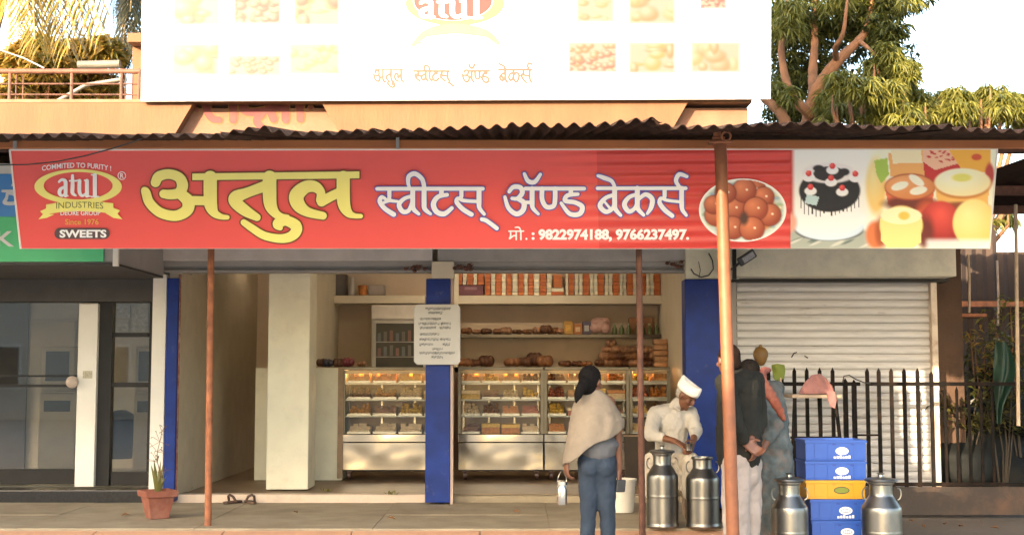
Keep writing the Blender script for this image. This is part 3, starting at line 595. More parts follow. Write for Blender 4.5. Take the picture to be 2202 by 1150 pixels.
# emblem at the left end
lay('emblem', ink([('e', 168, 401.5, 94, 37.5), ('x', 168, 399.5, 74, 29.5)], 0, .9), mpb, O1, YEL, bn)
EM = [[(127, 391, 2.6), (133, 386.5, 3), (140.5, 390, 4), (141, 405, 4.2), (141, 421, 3.8)], [(140, 401, 2.4), (130, 407, 3.8), (128, 416, 4), (134, 421, 2.6), (141, 414, 2)], [(141, 421, 2.4), (146, 421, 1.6)],
      [(156, 378, 3.2), (156, 400, 4.2), (156, 415, 4), (163, 420.5, 2.2)], [(150, 389, 1.8), (164, 389, 1.8)], [(171, 389, 4), (171, 413, 4), (177, 421, 3), (185, 416, 2.6)], [(187, 389, 4.2), (187, 421, 4.2)], [(166, 388, 1.6), (172, 388, 1.6)], [(182, 388, 1.6), (187, 388, 1.6)], [(187, 422, 1.8), (194, 422, 1.5)],
      [(204, 377, 4.4), (204, 421, 4.4)], [(197, 376, 1.7), (204, 376, 1.7)], [(197, 423, 1.7), (212, 423, 1.7)]]
lay('emblem', ink([S(q, 5) for q in EM], 0, .7), mpb, O2, WHT, bn)
rb = lambda pts: [(x / K, y / K + 300) for x, y in pts]
lay('emblem', ink([('p', rb([(345, 487), (450, 470), (600, 462), (750, 466), (850, 478), (850, 558), (750, 545), (600, 538), (450, 545), (345, 562)])), ('p', rb([(350, 515), (300, 538), (322, 560), (288, 598), (350, 588), (410, 560), (345, 560)])), ('p', rb([(850, 512), (902, 532), (880, 556), (918, 598), (850, 588), (790, 552), (850, 556)]))], 0, .8), mpb, O2, YEL, bn)
GRD = M('print_dark_olive', (.12, .13, .03), .5, var=.02)
lay('emblem', arc(latin('INDUSTRIES', (121, 222, 434, 447), -.005), 170, 2, 50), mpb, O3, GRD, bn)
lay('emblem', arc(latin('COMMITED TO PURITY !', (90, 239, 350, 361), .015), 165, 7, 75), mpb, O2, WHT, bn)
lay('emblem', latin('DEORE GROUP', (130, 216, 453, 463), .02), mpb, O2, WHT, bn)
lay('emblem', latin('Since 1976', (140, 212, 471, 483), .01), mpb, O2, M('print_amber', (.78, .42, .08), .4), bn)
lay('emblem', ink([S([(129, 502, 12), (224, 502, 12)])], 0, .9), mpb, O1, M('print_grey_brown', (.10, .055, .055), .5), bn)
lay('emblem', latin('SWEETS', (128, 229, 494, 511), .035), mpb, O2, WHT, bn)
lay('emblem', ink([('e', 262, 378, 9, 9), ('x', 262, 378, 7.4, 7.4)], 0, .5), mpb, O2, WHT, bn); lay('emblem', latin('R', (258.5, 266, 373, 383), .02), mpb, O2, WHT, bn)
# printed pictures: colours of the print, computed per point
def smooth(a, b_, x): t = np.clip((x - a) / (b_ - a), 0, 1); return t * t * (3 - 2 * t)
class Pic:
    def __init__(s, X, Y, c): s.X = X; s.Y = Y; s.C = np.tile(np.array(srgb(c)), (len(X), 1))
    def mix(s, c, w): s.C = s.C * (1 - w[:, None]) + np.array(srgb(c)) * w[:, None]
    def ell(s, cx, cy, rx, ry, c, soft=.06, rot=0., c2=None, hx=-.3, hy=-.4):
        dx, dy = s.X - cx, s.Y - cy; ca, sa = math.cos(rot), math.sin(rot); u = (dx * ca + dy * sa) / rx; v = (-dx * sa + dy * ca) / ry; d = np.hypot(u, v); w = 1 - smooth(1 - soft, 1 + soft, d)
        if c2 is None: s.mix(c, w)
        else:
            q = np.clip(np.hypot(u - hx, v - hy) / 1.35, 0, 1)[:, None]; cc = np.array(srgb(c2)) * (1 - q) + np.array(srgb(c)) * q; s.C = s.C * (1 - w[:, None]) + cc * w[:, None]
    def poly(s, pts, c): s.mix(c, (sdf_of([('p', pts)], s.X, s.Y) < 0).astype(float))
def paint_cake(x, y):
    q = Pic(x, y, (240, 238, 232)); q.mix((196, 60, 50), (1 - smooth(1700, 1712, x)) * 1.0)
    q.mix((170, 175, 165), smooth(490, 500, y + (1 - smooth(1700, 1730, x)) * 18) * (x < 1885)); rng = np.random.RandomState(3)
    for i in range(14): cx = rng.uniform(1705, 1880); q.ell(cx, rng.uniform(505, 530), 14, 2.5, (110, 125, 120) if i % 2 else (205, 205, 195), .5, -.4)
    q.ell(1783, 494, 74, 24, (40, 50, 58)); q.ell(1783, 485, 76, 32, (212, 226, 238), c2=(246, 250, 253)); q.ell(1783, 470, 78, 30, (240, 243, 246))
    q.poly([(1720, 390), (1849, 390), (1847, 455), (1820, 468), (1783, 472), (1745, 466), (1722, 452)], (245, 244, 242))
    q.ell(1784, 410, 66, 46, (36, 34, 34), .04); q.poly([(1757, 440), (1812, 438), (1806, 452), (1784, 451), (1775, 440)], (36, 34, 34))
    for i in range(16): xx = 1722 + i * 8.3; l = 448 + 14 * (1 - ((xx - 1784) / 66) ** 2) + 8 * rng.uniform(-1, 1); q.mix((40, 36, 36), ((abs(x - xx) < 1.2) & (y > 425) & (y < l)).astype(float))
    q.ell(1783, 372, 58, 22, (232, 228, 226), .1); q.ell(1783, 374, 34, 16, (46, 40, 40)); q.ell(1760, 362, 12, 7, (40, 36, 36), .2); q.ell(1815, 370, 12, 8, (40, 36, 36), .2)
    for cx, cy in ((1790, 357), (1739, 373), (1839, 374), (1787, 383), (1743, 402), (1811, 404)): q.ell(cx, cy + 9, 13, 9, (247, 242, 240), .12); q.ell(cx, cy, 6.5, 6.5, (206, 44, 50), c2=(240, 110, 100))
    q.poly([(1735, 418), (1762, 423), (1756, 442), (1730, 437)], (190, 212, 214)); q.ell(1700, 478, 14, 20, (230, 170, 150), .4)
    q.mix((250, 242, 214), smooth(1855, 1895, x)); q.ell(1884, 400, 22, 60, (240, 200, 120), .25, c2=(248, 226, 168)); q.ell(1882, 505, 20, 30, (224, 130, 80), .25)
    q.poly([(1880, 345), (1908, 340), (1912, 375), (1895, 395), (1885, 375)], (170, 200, 90))
    q.poly([(1910, 330), (1985, 322), (1990, 378), (1915, 380)], (238, 180, 110)); q.poly([(1915, 322), (1980, 322), (1984, 350), (1920, 352)], (246, 226, 190)); q.poly([(1985, 322), (2060, 322), (2066, 352), (2010, 378), (1985, 348)], (236, 190, 160)); q.poly([(1985, 348), (2010, 366), (2066, 350), (2066, 392), (1990, 392)], (200, 52, 50))
    for i in range(24): q.ell(rng.uniform(1990, 2060), rng.uniform(324, 350), 4, 1.6, (206, 70, 66), .3, rng.uniform(-.5, .5))
    q.poly([(2040, 322), (2130, 322), (2130, 372), (2070, 368)], (242, 180, 70)); q.ell(2100, 338, 11, 7, (214, 90, 50), .2); q.ell(2128, 375, 10, 24, (190, 70, 60), .3)
    q.poly([(1903, 405), (2010, 405), (2005, 435), (1985, 450), (1935, 450), (1910, 440)], (226, 120, 80)); q.ell(1960, 438, 60, 16, (120, 56, 36), .3); q.ell(1957, 402, 55, 29, (176, 84, 50), .06); q.ell(1957, 402, 53, 26, (214, 140, 84), c2=(236, 176, 120))
    for dx, dy, ro in ((-22, -2, -.3), (14, -14, .6), (18, 8, -.2)): q.ell(1957 + dx, 402 + dy, 19, 8.5, (247, 238, 220), .1, ro)
    q.poly([(2012, 395), (2128, 395), (2124, 440), (2070, 448), (2015, 438)], (238, 190, 110)); q.ell(2070, 446, 56, 12, (150, 80, 44), .35); q.ell(2070, 396, 62, 32, (206, 140, 70), .08); q.ell(2070, 392, 60, 30, (245, 226, 178), .06, c2=(252, 246, 222)); q.ell(2068, 382, 22, 9, (224, 222, 120), .3)
    q.ell(1995, 470, 26, 40, (206, 96, 60), .4); q.ell(2026, 520, 46, 14, (110, 60, 40), .4); q.ell(2060, 490, 20, 40, (150, 90, 50), .4); q.ell(2022, 480, 44, 48, (150, 26, 24), c2=(232, 96, 80), hx=0, hy=-.45); q.ell(2095, 480, 46, 52, (236, 206, 120), c2=(250, 234, 170))
    q.ell(1990, 500, 18, 34, (120, 50, 36), .5); q.ell(1896, 500, 14, 34, (170, 90, 50), .5); q.ell(1938, 485, 47, 43, (190, 150, 70), .05); q.ell(1938, 485, 46, 42, (232, 208, 128), c2=(250, 240, 186)); q.poly([(1893, 470), (1983, 470), (1980, 522), (1965, 532), (1908, 532), (1895, 518)], (242, 222, 150)); q.ell(1938, 464, 44, 18, (250, 240, 196)); q.ell(1944, 464, 12, 9, (228, 200, 96), .3)
    q.mix((246, 240, 236), smooth(508, 522, y) * smooth(1985, 2000, x) * .8); return np.clip(q.C ** 1.12 * 1.08, 0, .9)
V, F = ink([('p', [(1700, 323), (2142, 322), (2126.5, 534), (1700, 534)])], 0, 1.8, False)
lay('printed_picture', (V, F), mpb, .0075, PRINT, bn, paint_cake)
def paint_bowl(x, y):
    q = Pic(x, y, (226, 226, 214)); rng = np.random.RandomState(5); q.ell(1597, 452, 88, 62, (196, 206, 196), .05, c2=(176, 190, 176))
    for i in range(60): a_ = rng.uniform(0, 6.3); q.ell(1597 + 80 * math.cos(a_), 452 + 56 * math.sin(a_), rng.uniform(3, 9), rng.uniform(2, 5), ((150, 180, 190), (200, 190, 130), (228, 226, 214), (150, 180, 150))[i % 4], .5)
    q.ell(1597, 456, 74, 52, (196, 120, 60), .08, c2=(214, 150, 80))
    for cx, cy, r_ in ((1540, 462, 24), (1535, 440, 20), (1622, 408, 24), (1642, 424, 22), (1655, 462, 24), (1578, 448, 27), (1575, 490, 25), (1600, 410, 25), (1625, 449, 25), (1617, 492, 26), (1560, 415, 22)): q.ell(cx, cy, r_ + 2, r_ + 1, (110, 40, 20), .1); q.ell(cx, cy, r_, r_ - 1, (150, 64, 38), .06, c2=(216, 128, 86)); q.ell(cx + 6, cy - 2, 2.5, 2.2, (246, 220, 190), .5)
    q.ell(1600, 470, 9, 14, (80, 50, 36), .5); d = np.hypot((x - 1597) / 94, (y - 452) / 68); q.mix((238, 234, 226), smooth(.955, .97, d)); return np.clip(q.C * 1.1, 0, .9)
lay('printed_picture', ink([('e', 1597, 452, 94, 68)], 0, 1.7, False), mpb, .0125, PRINT, bn, paint_bowl)

# ------------------------------------------------------------------ white billboard on the terrace
YW = 12.9
bb = thing('billboard', 'huge sunlit white sweet shop billboard standing on the terrace parapet', 'billboard', tuple(P(980, 216, YW)))
mpw = plane_map(Vector((0, YW, 5)), (0, -1, 0))
WB = M('billboard_white', (.82, .81, .78), .5, var=.02)
MB().prism([P(*q, YW) for q in ((311, -520), (1660, -520), (1657, 213), (303, 218))], (0, .04, 0)).build('panel', WB, bb)
for x in (420, 800, 1180, 1560):
    a = P(x, 216, YW + .08); MB().box(a.x, a.x + .05, YW + .045, YW + .095, P(x, 200, YW).z, 7.2).build('frame_post', DARKRUST, bb)
    MB().tube([(a.x + .02, YW + .1, 6.2), (a.x + .02, 14.6, 4.1)], .02, 8).build('brace', DARKRUST, bb)
MB().box(P(303, 216, YW).x, P(1650, 214, YW).x, YW + .045, YW + .09, P(900, 205, YW).z - .02, P(900, 205, YW).z + .03).build('frame_rail', DARKRUST, bb)
PALE = M('board_peach_print', (.085, .046, .03), .5, var=.03); BPINK = M('board_red_print', (.15, .014, .010), .5, var=.05); BYEL = M('board_yellow_print', (.17, .145, .05), .5, var=.04)
def fxw(x0, x1, y0, y1, ax, bx, ay, by): return lambda x, y: (x0 + (x - ax) / (bx - ax) * (x1 - x0), y0 + (y - ay) / (by - ay) * (y1 - y0))
for w_, f_ in ((ATUL, fxw(803, 868, 150, 190, 85, 1740, 170, 700)), (SWEETS, fxw(890, 975, 140, 186, 100, 1005, 180, 600)), (AND, fxw(994, 1052, 138, 178, 1060, 1660, 180, 500)), (BAKERS, fxw(1072, 1143, 136, 178, 150, 825, 260, 575))):
    lay('lettering', ink(word(w_, (0, 0), 1, f_, 2.5), 0, .6), mpw, .004, PALE, bb)
lay('lettering', ink([S([(805, 150, 1.6), (868, 150, 1.6)])], 0, .6), mpw, .005, PALE, bb)
lay('emblem', ink([('e', 978, 8, 106, 48), ('x', 974, 3, 86, 42)], 0, 1), mpw, .003, BYEL, bb); lay('emblem', ink([('e', 974, 3, 84, 41)], 0, 1), mpw, .003, BPINK, bb)
lay('emblem', ink([S([(x * 1.55 + 708, y * 1.0 - 384, r_ * 1.35) for x, y, r_ in q], 5) for q in EM], 0, .8), mpw, .006, WB, bb)
lay('emblem', ink([S([(890, 96, 5), (920, 70, 8), (978, 62, 11), (1040, 70, 8), (1070, 92, 5)]), S([(870, 104, 1.2), (905, 92, 1.5)]), S([(905, 80, 1.2), (978, 72, 1.2), (1050, 80, 1.2)])], 0, 1), mpw, .004, M('board_pale_yellow', (.17, .15, .08), .5), bb)
lay('emblem', ink([S([(928, 106, 1), (1018, 106, 1)])] + [S([(930 + i * 11, 116 + 4 * ((i * 7) % 3), 1.1), (936 + i * 11, 121, 1.1)]) for i in range(8)], 0, .7), mpw, .004, PALE, bb)
def food(seed, cols, n, br):
    def f(x, y):
        q = Pic(x, y, (214, 200, 170)); rng = np.random.RandomState(seed); x0, x1, y0, y1 = x.min(), x.max(), y.min(), y.max()
        for i in range(n): q.ell(rng.uniform(x0, x1), y0 + (y1 - y0) * rng.uniform(.1, 1), rng.uniform(.08, br) * (x1 - x0), rng.uniform(.06, br) * (x1 - x0) * .7, cols[rng.randint(len(cols))], .35, c2=(226, 214, 180))
        e = np.minimum(np.minimum(x - x0, x1 - x), np.minimum(y - y0, y1 - y)); q.mix((226, 218, 204), 1 - smooth(0, 6, e)); return np.clip(q.C, 0, .82) ** 1.5 * np.array([.22, .215, .30])
    return f
PK = [(176, 96, 60), (196, 140, 70), (170, 160, 80)]; PL = [(200, 180, 110), (190, 186, 130), (206, 160, 100)]
for i, (x0, x1, y0, y1, cs, n, br) in enumerate(((372, 472, -8, 55, PK, 9, .28), (502, 604, -10, 52, [(170, 60, 40), (190, 100, 60)], 30, .16), (632, 730, -10, 55, [(190, 90, 60), (200, 160, 80), (210, 190, 110)], 10, .3), (370, 472, 94, 162, PK, 9, .26), (490, 604, 118, 164, [(110, 110, 60), (190, 130, 80), (120, 90, 60)], 22, .07), (622, 730, 94, 160, PL, 16, .14), (1222, 1326, 91, 156, [(196, 140, 70), (180, 100, 60)], 40, .1), (1352, 1452, 91, 158, [(200, 176, 80), (190, 150, 80)], 9, .25), (1486, 1592, 91, 156, PL, 10, .25), (1352, 1452, -10, 52, PL, 10, .24), (1505, 1562, -10, 20, [(170, 60, 50)], 16, .14), (1240, 1320, -10, 48, PL, 8, .2))):
    lay('printed_picture', ink([('p', [(x0, y0), (x1, y0), (x1, y1), (x0, y1)])], 0, 2.4, False), mpw, .004, PRINT, bb, food(i + 3, cs, n, br))

# ------------------------------------------------------------------ terrace railing
rl = thing('terrace_railing', 'rusty pipe railing along the roof terrace left of the billboard', 'railing', tuple(P(150, 222, 13.1)))
YR = 13.08
def rx(x): return P(x, 153, YR).x
def rz(y): return P(150, y, YR).z
m = MB(); m.tube([P(-600, 153, YR), P(303, 154, YR)], .026, 12); RAILM = M('railing_brown', (.15, .058, .034), .7, var=.25, scale=14); m.build('top_rail', RAILM, rl, smooth=True)
for y in (180, 203): m = MB(); m.tube([P(-600, y, YR), P(303, y + 1, YR)], .009, 8); m.build('rail', DARKRUST, rl)
for x in (-280, -130, 22, 155, 262, 300): m = MB(); m.tube([(rx(x), YR, 4.1), (rx(x), YR, rz(148))], .018, 8); m.build('post', RAILM if x < 260 else DARKRUST, rl)
m = MB()
for x in (35, 50, 270, 285): m.tube([(rx(x), YR + .01, 4.1), (rx(x), YR + .01, rz(160))], .008, 6)
m.build('bar', DARKRUST, rl)
WP_ = M('old_white_pipe', (.17, .15, .12), .5, var=.15)
o = MB().tube([P(112, 224, 13.9), P(185, 183, 13.9), P(262, 171, 13.9)], .022, 10).build('white_pipe', WP_, smooth=True); tag(o, 'bent white water pipe crossing behind the terrace railing', 'pipe')
o = MB().tube([P(168, 140, 14.4), P(258, 138, 14.4)], .045, 14).build('water_tank_pipe', M('grey_pipe', (.13, .115, .09), .6, var=.2), smooth=True); tag(o, 'short fat white pipe above the top rail', 'pipe')
o = MB().tube([P(x, y, 10.0 if x < 40 else 8.6 + (305 - x) * .005) for x, y in ((-200, 352), (0, 355), (60, 354), (120, 348), (180, 336), (240, 320), (285, 306), (310, 296))], .005, 6).build('loose_cable', BLACKP, smooth=True); tag(o, 'thin loose cable sagging from the awning across the banner emblem', 'cable')
o = MB().tube([P(x, y, 12.5) for x, y in ((-60, 95), (0, 108), (50, 125), (95, 147))], .008, 6).build('overhead_wire', GREYP, smooth=True); tag(o, 'grey overhead wire slanting down to the terrace railing', 'cable')
# ------------------------------------------------------------------ trees
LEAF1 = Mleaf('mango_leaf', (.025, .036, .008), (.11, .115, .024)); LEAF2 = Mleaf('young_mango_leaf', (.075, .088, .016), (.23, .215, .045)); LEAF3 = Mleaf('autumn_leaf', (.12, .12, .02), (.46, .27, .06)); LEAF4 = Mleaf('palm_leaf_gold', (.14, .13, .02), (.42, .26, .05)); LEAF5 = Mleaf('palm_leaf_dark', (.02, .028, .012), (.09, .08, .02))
BARK = M('warm_bark', (.20, .088, .04), .9, var=.25, scale=7, dirt=(.07, .035, .02), dirtamt=.6, dscale=5, bump=.6, bscale=25, stretch=(1, 1, .4))
def leaf(mb, c, d, L, w):
    d = Vector(d).normalized(); sd = d.cross(Vector((random.uniform(-.5, .5), random.uniform(-.5, .5), 1))); sd = sd.normalized() if sd.length > .01 else Vector((1, 0, 0)); nn = sd.cross(d); dr = Vector((0, 0, -L * .22))
    p0 = Vector(c); p1 = p0 + d * L * .45; p2 = p0 + d * L + dr
    mb.add([p0, p1 + sd * w + nn * w * .5, p1 - nn * .2 * w, p1 - sd * w + nn * w * .5, p2], [(0, 1, 2), (0, 2, 3), (2, 1, 4), (3, 2, 4)])
def crown(clusters, rnd, L=(.16, .26), w=.022, per=7, droop=.55):
    mb = MB()
    for (x, y, r, Y, n) in clusters:
        c = P(x, y, Y); rr = r / F0 * Y
        for _ in range(n):
            while True:
                q = Vector((random.uniform(-1, 1), random.uniform(-1, 1), random.uniform(-1, 1)))
                if .15 < q.length < 1: break
            p = c + Vector((q.x * rr, q.y * rr * 1.1, q.z * rr * .85))
            for _ in range(per):
                a = random.uniform(0, 6.283); leaf(mb, p, (math.cos(a), math.sin(a), random.uniform(-droop - .6, -droop + .7)), random.uniform(*L), w * random.uniform(.8, 1.3))
    return mb
def limb(mb, pts, r0, r1, Y):
    n = len(pts); q = [P(x, y, Y + dy) for x, y, dy in pts]; path = []; sp = spline([(v.x, v.y, v.z) for v in q], 5)
    mb.tube([Vector(v) for v in sp], [(r0 + (r1 - r0) * i / (len(sp) - 1)) * (1 + .08 * math.sin(i * 2.7)) for i in range(len(sp))], 10)
t = thing('mango_tree', 'tall mango tree with forked sunlit orange trunk right of the billboard', 'tree', tuple(PZ(1735, 900, .15) * 0 + Vector((P(1735, 260, 17).x, 17, .15))))
m = MB(); Yt = 17; bx = P(1735, 260, 17)
m.tube([(bx.x, Yt, .1), (bx.x + .03, Yt, 2.4), P(1738, 270, Yt)], [.24, .16, .115], 12)
limb(m, [(1738, 275, 0), (1748, 225, 0), (1760, 190, -.1), (1790, 145, -.2), (1822, 112, -.2), (1852, 82, -.1), (1868, 50, .1), (1880, -20, .2)], .115, .03, Yt)
limb(m, [(1750, 200, 0), (1748, 150, .3), (1752, 90, .4), (1750, 30, .5), (1756, -40, .5)], .075, .025, Yt)
limb(m, [(1800, 132, -.2), (1796, 105, -.5), (1812, 75, -.7), (1820, 20, -.8), (1830, -70, -.7)], .045, .012, Yt); limb(m, [(1845, 88, -.1), (1862, 100, -.4), (1885, 125, -.7), (1888, 160, -.9)], .035, .01, Yt)
limb(m, [(1745, 250, -.1), (1700, 200, -.2), (1680, 110, 0), (1692, 30, 0), (1700, -60, 0)], .07, .02, Yt); limb(m, [(1850, 210, -.6), (1862, 180, -.6), (1875, 150, -.7), (1930, 120, -.8)], .05, .012, Yt)
m.build('trunk', BARK, t, smooth=True)
cl = []
for (x, y, r, dy, n) in ((1700, 20, 55, .5, 70), (1690, 110, 50, .9, 60), (1700, 180, 45, .9, 60), (1745, 60, 45, .6, 60), (1790, 30, 55, .5, 80), (1850, 5, 60, .4, 90), (1900, 25, 45, .2, 60), (1885, 60, 40, 0, 50), (1830, 60, 35, .6, 40), (1770, 130, 40, .9, 40), (1905, 85, 35, -.2, 40), (1720, 240, 40, .9, 40), (1660, 60, 50, .8, 50), (1820, -60, 120, .6, 140), (1950, -20, 60, 0, 50), (1930, 60, 28, -.3, 25), (1800, 200, 30, 1., 26), (1675, 235, 35, .9, 40)):
    cl.append((x, y, r, Yt + dy, n))
crown([(x, y, r, Y, int(n * 1.5)) for x, y, r, Y, n in cl] + [(x, y, 62, 18.6, 110) for x, y in ((1690, 60), (1700, 160), (1770, 60), (1780, 160), (1850, 90), (1720, 240), (1800, 230), (1870, 30), (1920, 130))], 0, L=(.09, .17), w=.015).build('crown', LEAF1, t, fix=False)
cl = [(x, y, r, Yt - .5 + dy, n) for x, y, r, dy, n in ((1690, 50, 34, 0, 34), (1700, 20, 26, 0, 22), (1935, 140, 32, -.3, 40), (1905, 110, 26, -.4, 26), (1945, 170, 24, -.3, 26), (1800, -10, 30, 0, 16), (1960, 0, 25, 0, 8))]
crown(cl, 1, L=(.13, .22), w=.014, per=9, droop=.8).build('young_foliage', LEAF2, t, fix=False)
t = thing('leaning_tree', 'stout leaning trunk behind the right end of the parapet wall', 'tree', (P(1690, 260, 16).x, 16, .15))
m = MB(); m.tube([(P(1690, 260, 16).x, 16, .1), P(1692, 275, 16)], [.14, .08], 10); limb(m, [(1692, 278, 0), (1680, 245, 0), (1648, 215, .1), (1610, 185, .2)], .08, .045, 16); m.build('trunk', BARK, t, smooth=True)
crown([(1690, 200, 24, 16, 24), (1668, 190, 24, 16.2, 20), (1640, 170, 30, 16.4, 20)], 2, L=(.13, .22), w=.015).build('crown', LEAF2, t, fix=False)
for i, (lb, cs) in enumerate((('drooping young mango tree with pale yellow green leaves beside the forked trunk', ((1790, 215, 34, 44), (1820, 170, 34, 40), (1880, 150, 36, 44), (1950, 150, 30, 36), (1990, 240, 30, 36), (1850, 190, 40, 46), (1900, 200, 45, 60), (1945, 215, 45, 60), (1860, 235, 40, 50), (1830, 215, 30, 30), (1960, 250, 40, 40), (1900, 250, 45, 50), (1800, 240, 30, 30), (1770, 262, 26, 24))),
        ('low mango tree with pale drooping leaves at the upper right edge', ((1985, 225, 34, 40), (2050, 205, 30, 36), (2130, 200, 32, 38), (2175, 215, 34, 40), (2085, 262, 34, 36), (2020, 220, 34, 40), (2065, 230, 36, 46), (2110, 225, 38, 50), (2155, 225, 36, 44), (2190, 245, 34, 36), (2040, 258, 36, 40), (2120, 258, 36, 40), (2000, 255, 30, 30), (2250, 255, 40, 40), (2168, 465, 22, 16), (2125, 478, 18, 10))))):
    Y = 16 + i * .8; x0 = P(1870 if i == 0 else 2095, 300, Y).x; t = thing('young_mango_tree', lb, 'tree', (x0, Y, .15))
    m = MB(); m.tube([(x0, Y, .1), (x0 + .05, Y, 2.5), (x0, Y, 4.4)], [.12, .09, .04], 8)
    for x, y, r, n in cs: m.tube([(x0 + .03, Y, 3.0), P(x, y + 20, Y - .1), P(x, y - 10, Y)], [.045, .02, .008], 6)
    m.build('trunk', BARK, t, smooth=True); crown([(x + random.uniform(-8, 8), y, r * .95, Y + random.uniform(-.7, .7), int(n * 1.4)) for x, y, r, n in cs], 3, L=(.11, .20), w=.0125, per=10, droop=.75).build('crown', LEAF2, t, fix=False)
# coconut palms and bushes on the left
def frond(mb, mr, pts, ll, w, sag=.9, n=84):
    sp = spline([tuple(p) for p in pts], 12); N_ = len(sp); mr.tube([Vector(v) for v in sp], [.035 * (1 - .8 * i / N_) for i in range(N_)], 6)
    for i in range(n):
        f = .08 + .92 * i / n; k_ = min(int(f * (N_ - 1)), N_ - 2); p = Vector(sp[k_]); tn = (Vector(sp[k_ + 1]) - p).normalized(); sd = tn.cross(Vector((0, 0, 1))); sd = sd.normalized() if sd.length > .05 else Vector((1, 0, 0))
        for s_ in (-1, 1):
            d = (sd * s_ * .75 + tn * .55 + Vector((0, 0, -sag * random.uniform(.7, 1.2)))).normalized(); L = ll * (1 - .55 * abs(f - .4)) * random.uniform(.8, 1.1); q = p + d * L * .5; e = q + (d + Vector((0, 0, -.6))).normalized() * L * .5; wv = tn * w
            mb.add([p - wv * .6, p + wv * .6, q + wv, q - wv, e], [(0, 1, 2, 3), (3, 2, 4)])
def palm(base, lb, cx, cy, Y, ends, mt, ll=.9):
    c = P(cx, cy, Y); t = thing('coconut_palm', lb, 'tree', (base, Y, -.1)); m = MB(); m.tube([(base, Y, -.1), (base + (c.x - base) * .4, Y, c.z * .55), c], [.2, .16, .14], 10); m.build('trunk', BARK, t, smooth=True); mb = MB(); mr = MB()
    for (x, y, dy, up) in ends:
        e = P(x, y - 34, Y + dy); mid = (c + e) / 2 + Vector((0, 0, up)); frond(mb, mr, [c, mid, e], ll, .02)
    mr.build('frond_stem', M('palm_stem', (.36, .24, .08), .6), t, smooth=True); mb.build('frond', mt, t, fix=False)
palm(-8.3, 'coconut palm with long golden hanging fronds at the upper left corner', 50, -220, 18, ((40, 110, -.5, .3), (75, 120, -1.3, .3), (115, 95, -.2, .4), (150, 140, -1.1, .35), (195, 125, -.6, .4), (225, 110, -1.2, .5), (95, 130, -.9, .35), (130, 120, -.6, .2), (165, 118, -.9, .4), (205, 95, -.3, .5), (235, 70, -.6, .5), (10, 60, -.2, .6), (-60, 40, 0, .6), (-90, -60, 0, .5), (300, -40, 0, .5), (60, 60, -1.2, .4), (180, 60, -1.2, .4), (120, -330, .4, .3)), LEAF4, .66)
palm(-4.5, 'darker palm with drooping fronds close to the billboard edge', 300, -130, 20, ((262, 150, -.3, .2), (285, 170, -.3, .2), (240, 40, 0, .3), (305, 120, -.6, .2), (330, 190, 0, .2), (250, 200, .3, .3), (280, 60, -.6, .3), (360, 60, 0, .3)), LEAF5, .75)  # this palm has a darker leaf colour than the golden one
for i, (lb, cs) in enumerate((('leafy yellow green bush behind the terrace railing at the far left', ((40, 130, 40, 110), (80, 110, 42, 130), (110, 140, 40, 120), (60, 180, 40, 110), (100, 195, 40, 110), (20, 190, 30, 20))), ('orange tinged bush behind the railing left of the billboard', ((150, 120, 36, 100), (190, 110, 32, 70), (180, 170, 40, 110), (230, 110, 32, 90), (225, 190, 34, 80), (150, 195, 36, 90), (250, 100, 24, 26))))):
    Y = 19 + i * .7; x0 = P(80 + i * 110, 300, Y).x; t = thing('bush_tree', lb, 'tree', (x0, Y, -.1)); m = MB(); m.tube([(x0, Y, -.1), (x0, Y, 3.2), (x0 + .1, Y, 5)], [.14, .1, .03], 8)
    for x, y, r, n in cs: m.tube([(x0, Y, 3.6), P(x, y, Y)], [.035, .01], 6)
    m.build('trunk', BARK, t, smooth=True); crown([(x, y, r, Y + random.uniform(-.5, .5), n) for x, y, r, n in cs], 4, L=(.14, .24), w=.04, per=6, droop=.2).build('crown', LEAF3, t, fix=False)
wh = thing('far_house', 'pale far house glimpsed between the railing posts at the far left', 'house', (-9, 26, 0)); MB().box(-14, P(22, 180, 26).x, 26, 30, -.2, P(10, 158, 26).z).build('wall', CREAM2, wh); MB().box(-14.2, P(26, 180, 26).x, 25.8, 30, P(10, 157.5, 26).z, P(10, 152, 26).z).build('roof', PEACH, wh)
# plants of the side yard
for i, (x, y, Y, n, lb) in enumerate(((2095, 760, 14.2, 16, 'small leafy weed in front of the brown tin wall'), (2180, 705, 13.6, 20, 'yellowish shrub beside the green net cloth'), (2050, 830, 13.6, 18, 'dark low shrub right behind the iron fence'), (2125, 770, 14.6, 22, 'green shrub rising above the tarpaulin heap'), (2060, 900, 13.3, 34, 'dense dark bush between shutter jamb and tarpaulin heap'), (2150, 850, 13.2, 36, 'dense dark bush below the green net cloth'), (2195, 800, 13.4, 30, 'dark bush cut off by the right photo edge'))):
    c = P(x, y, Y); t = thing('yard_shrub', lb, 'plant', (c.x, Y, .15), 'shrubs of the side yard'); m = MB(); mb = MB()
    for k_ in range(7):
        e = c + Vector((random.uniform(-.26, .26), random.uniform(-.15, .15), random.uniform(-.25, .28))); m.tube([(c.x, Y, .1), ((c.x + e.x) / 2 + .03, Y, e.z * .6), e], [.012, .009, .004], 6)
        for _ in range(n): leaf(mb, e + Vector((random.uniform(-.12, .12), random.uniform(-.1, .1), random.uniform(-.16, .1))), (random.uniform(-1, 1), random.uniform(-1, 1), random.uniform(-.5, .6)), random.uniform(.06, .13), .018)
    m.build('stem', BARK if i < 2 else M('dark_stem', (.035, .025, .016), .8), t, smooth=True); mb.build('foliage', LEAF2 if i == 1 else LEAF3 if i == 0 else LEAF5 if i > 3 else LEAF1, t, fix=False)

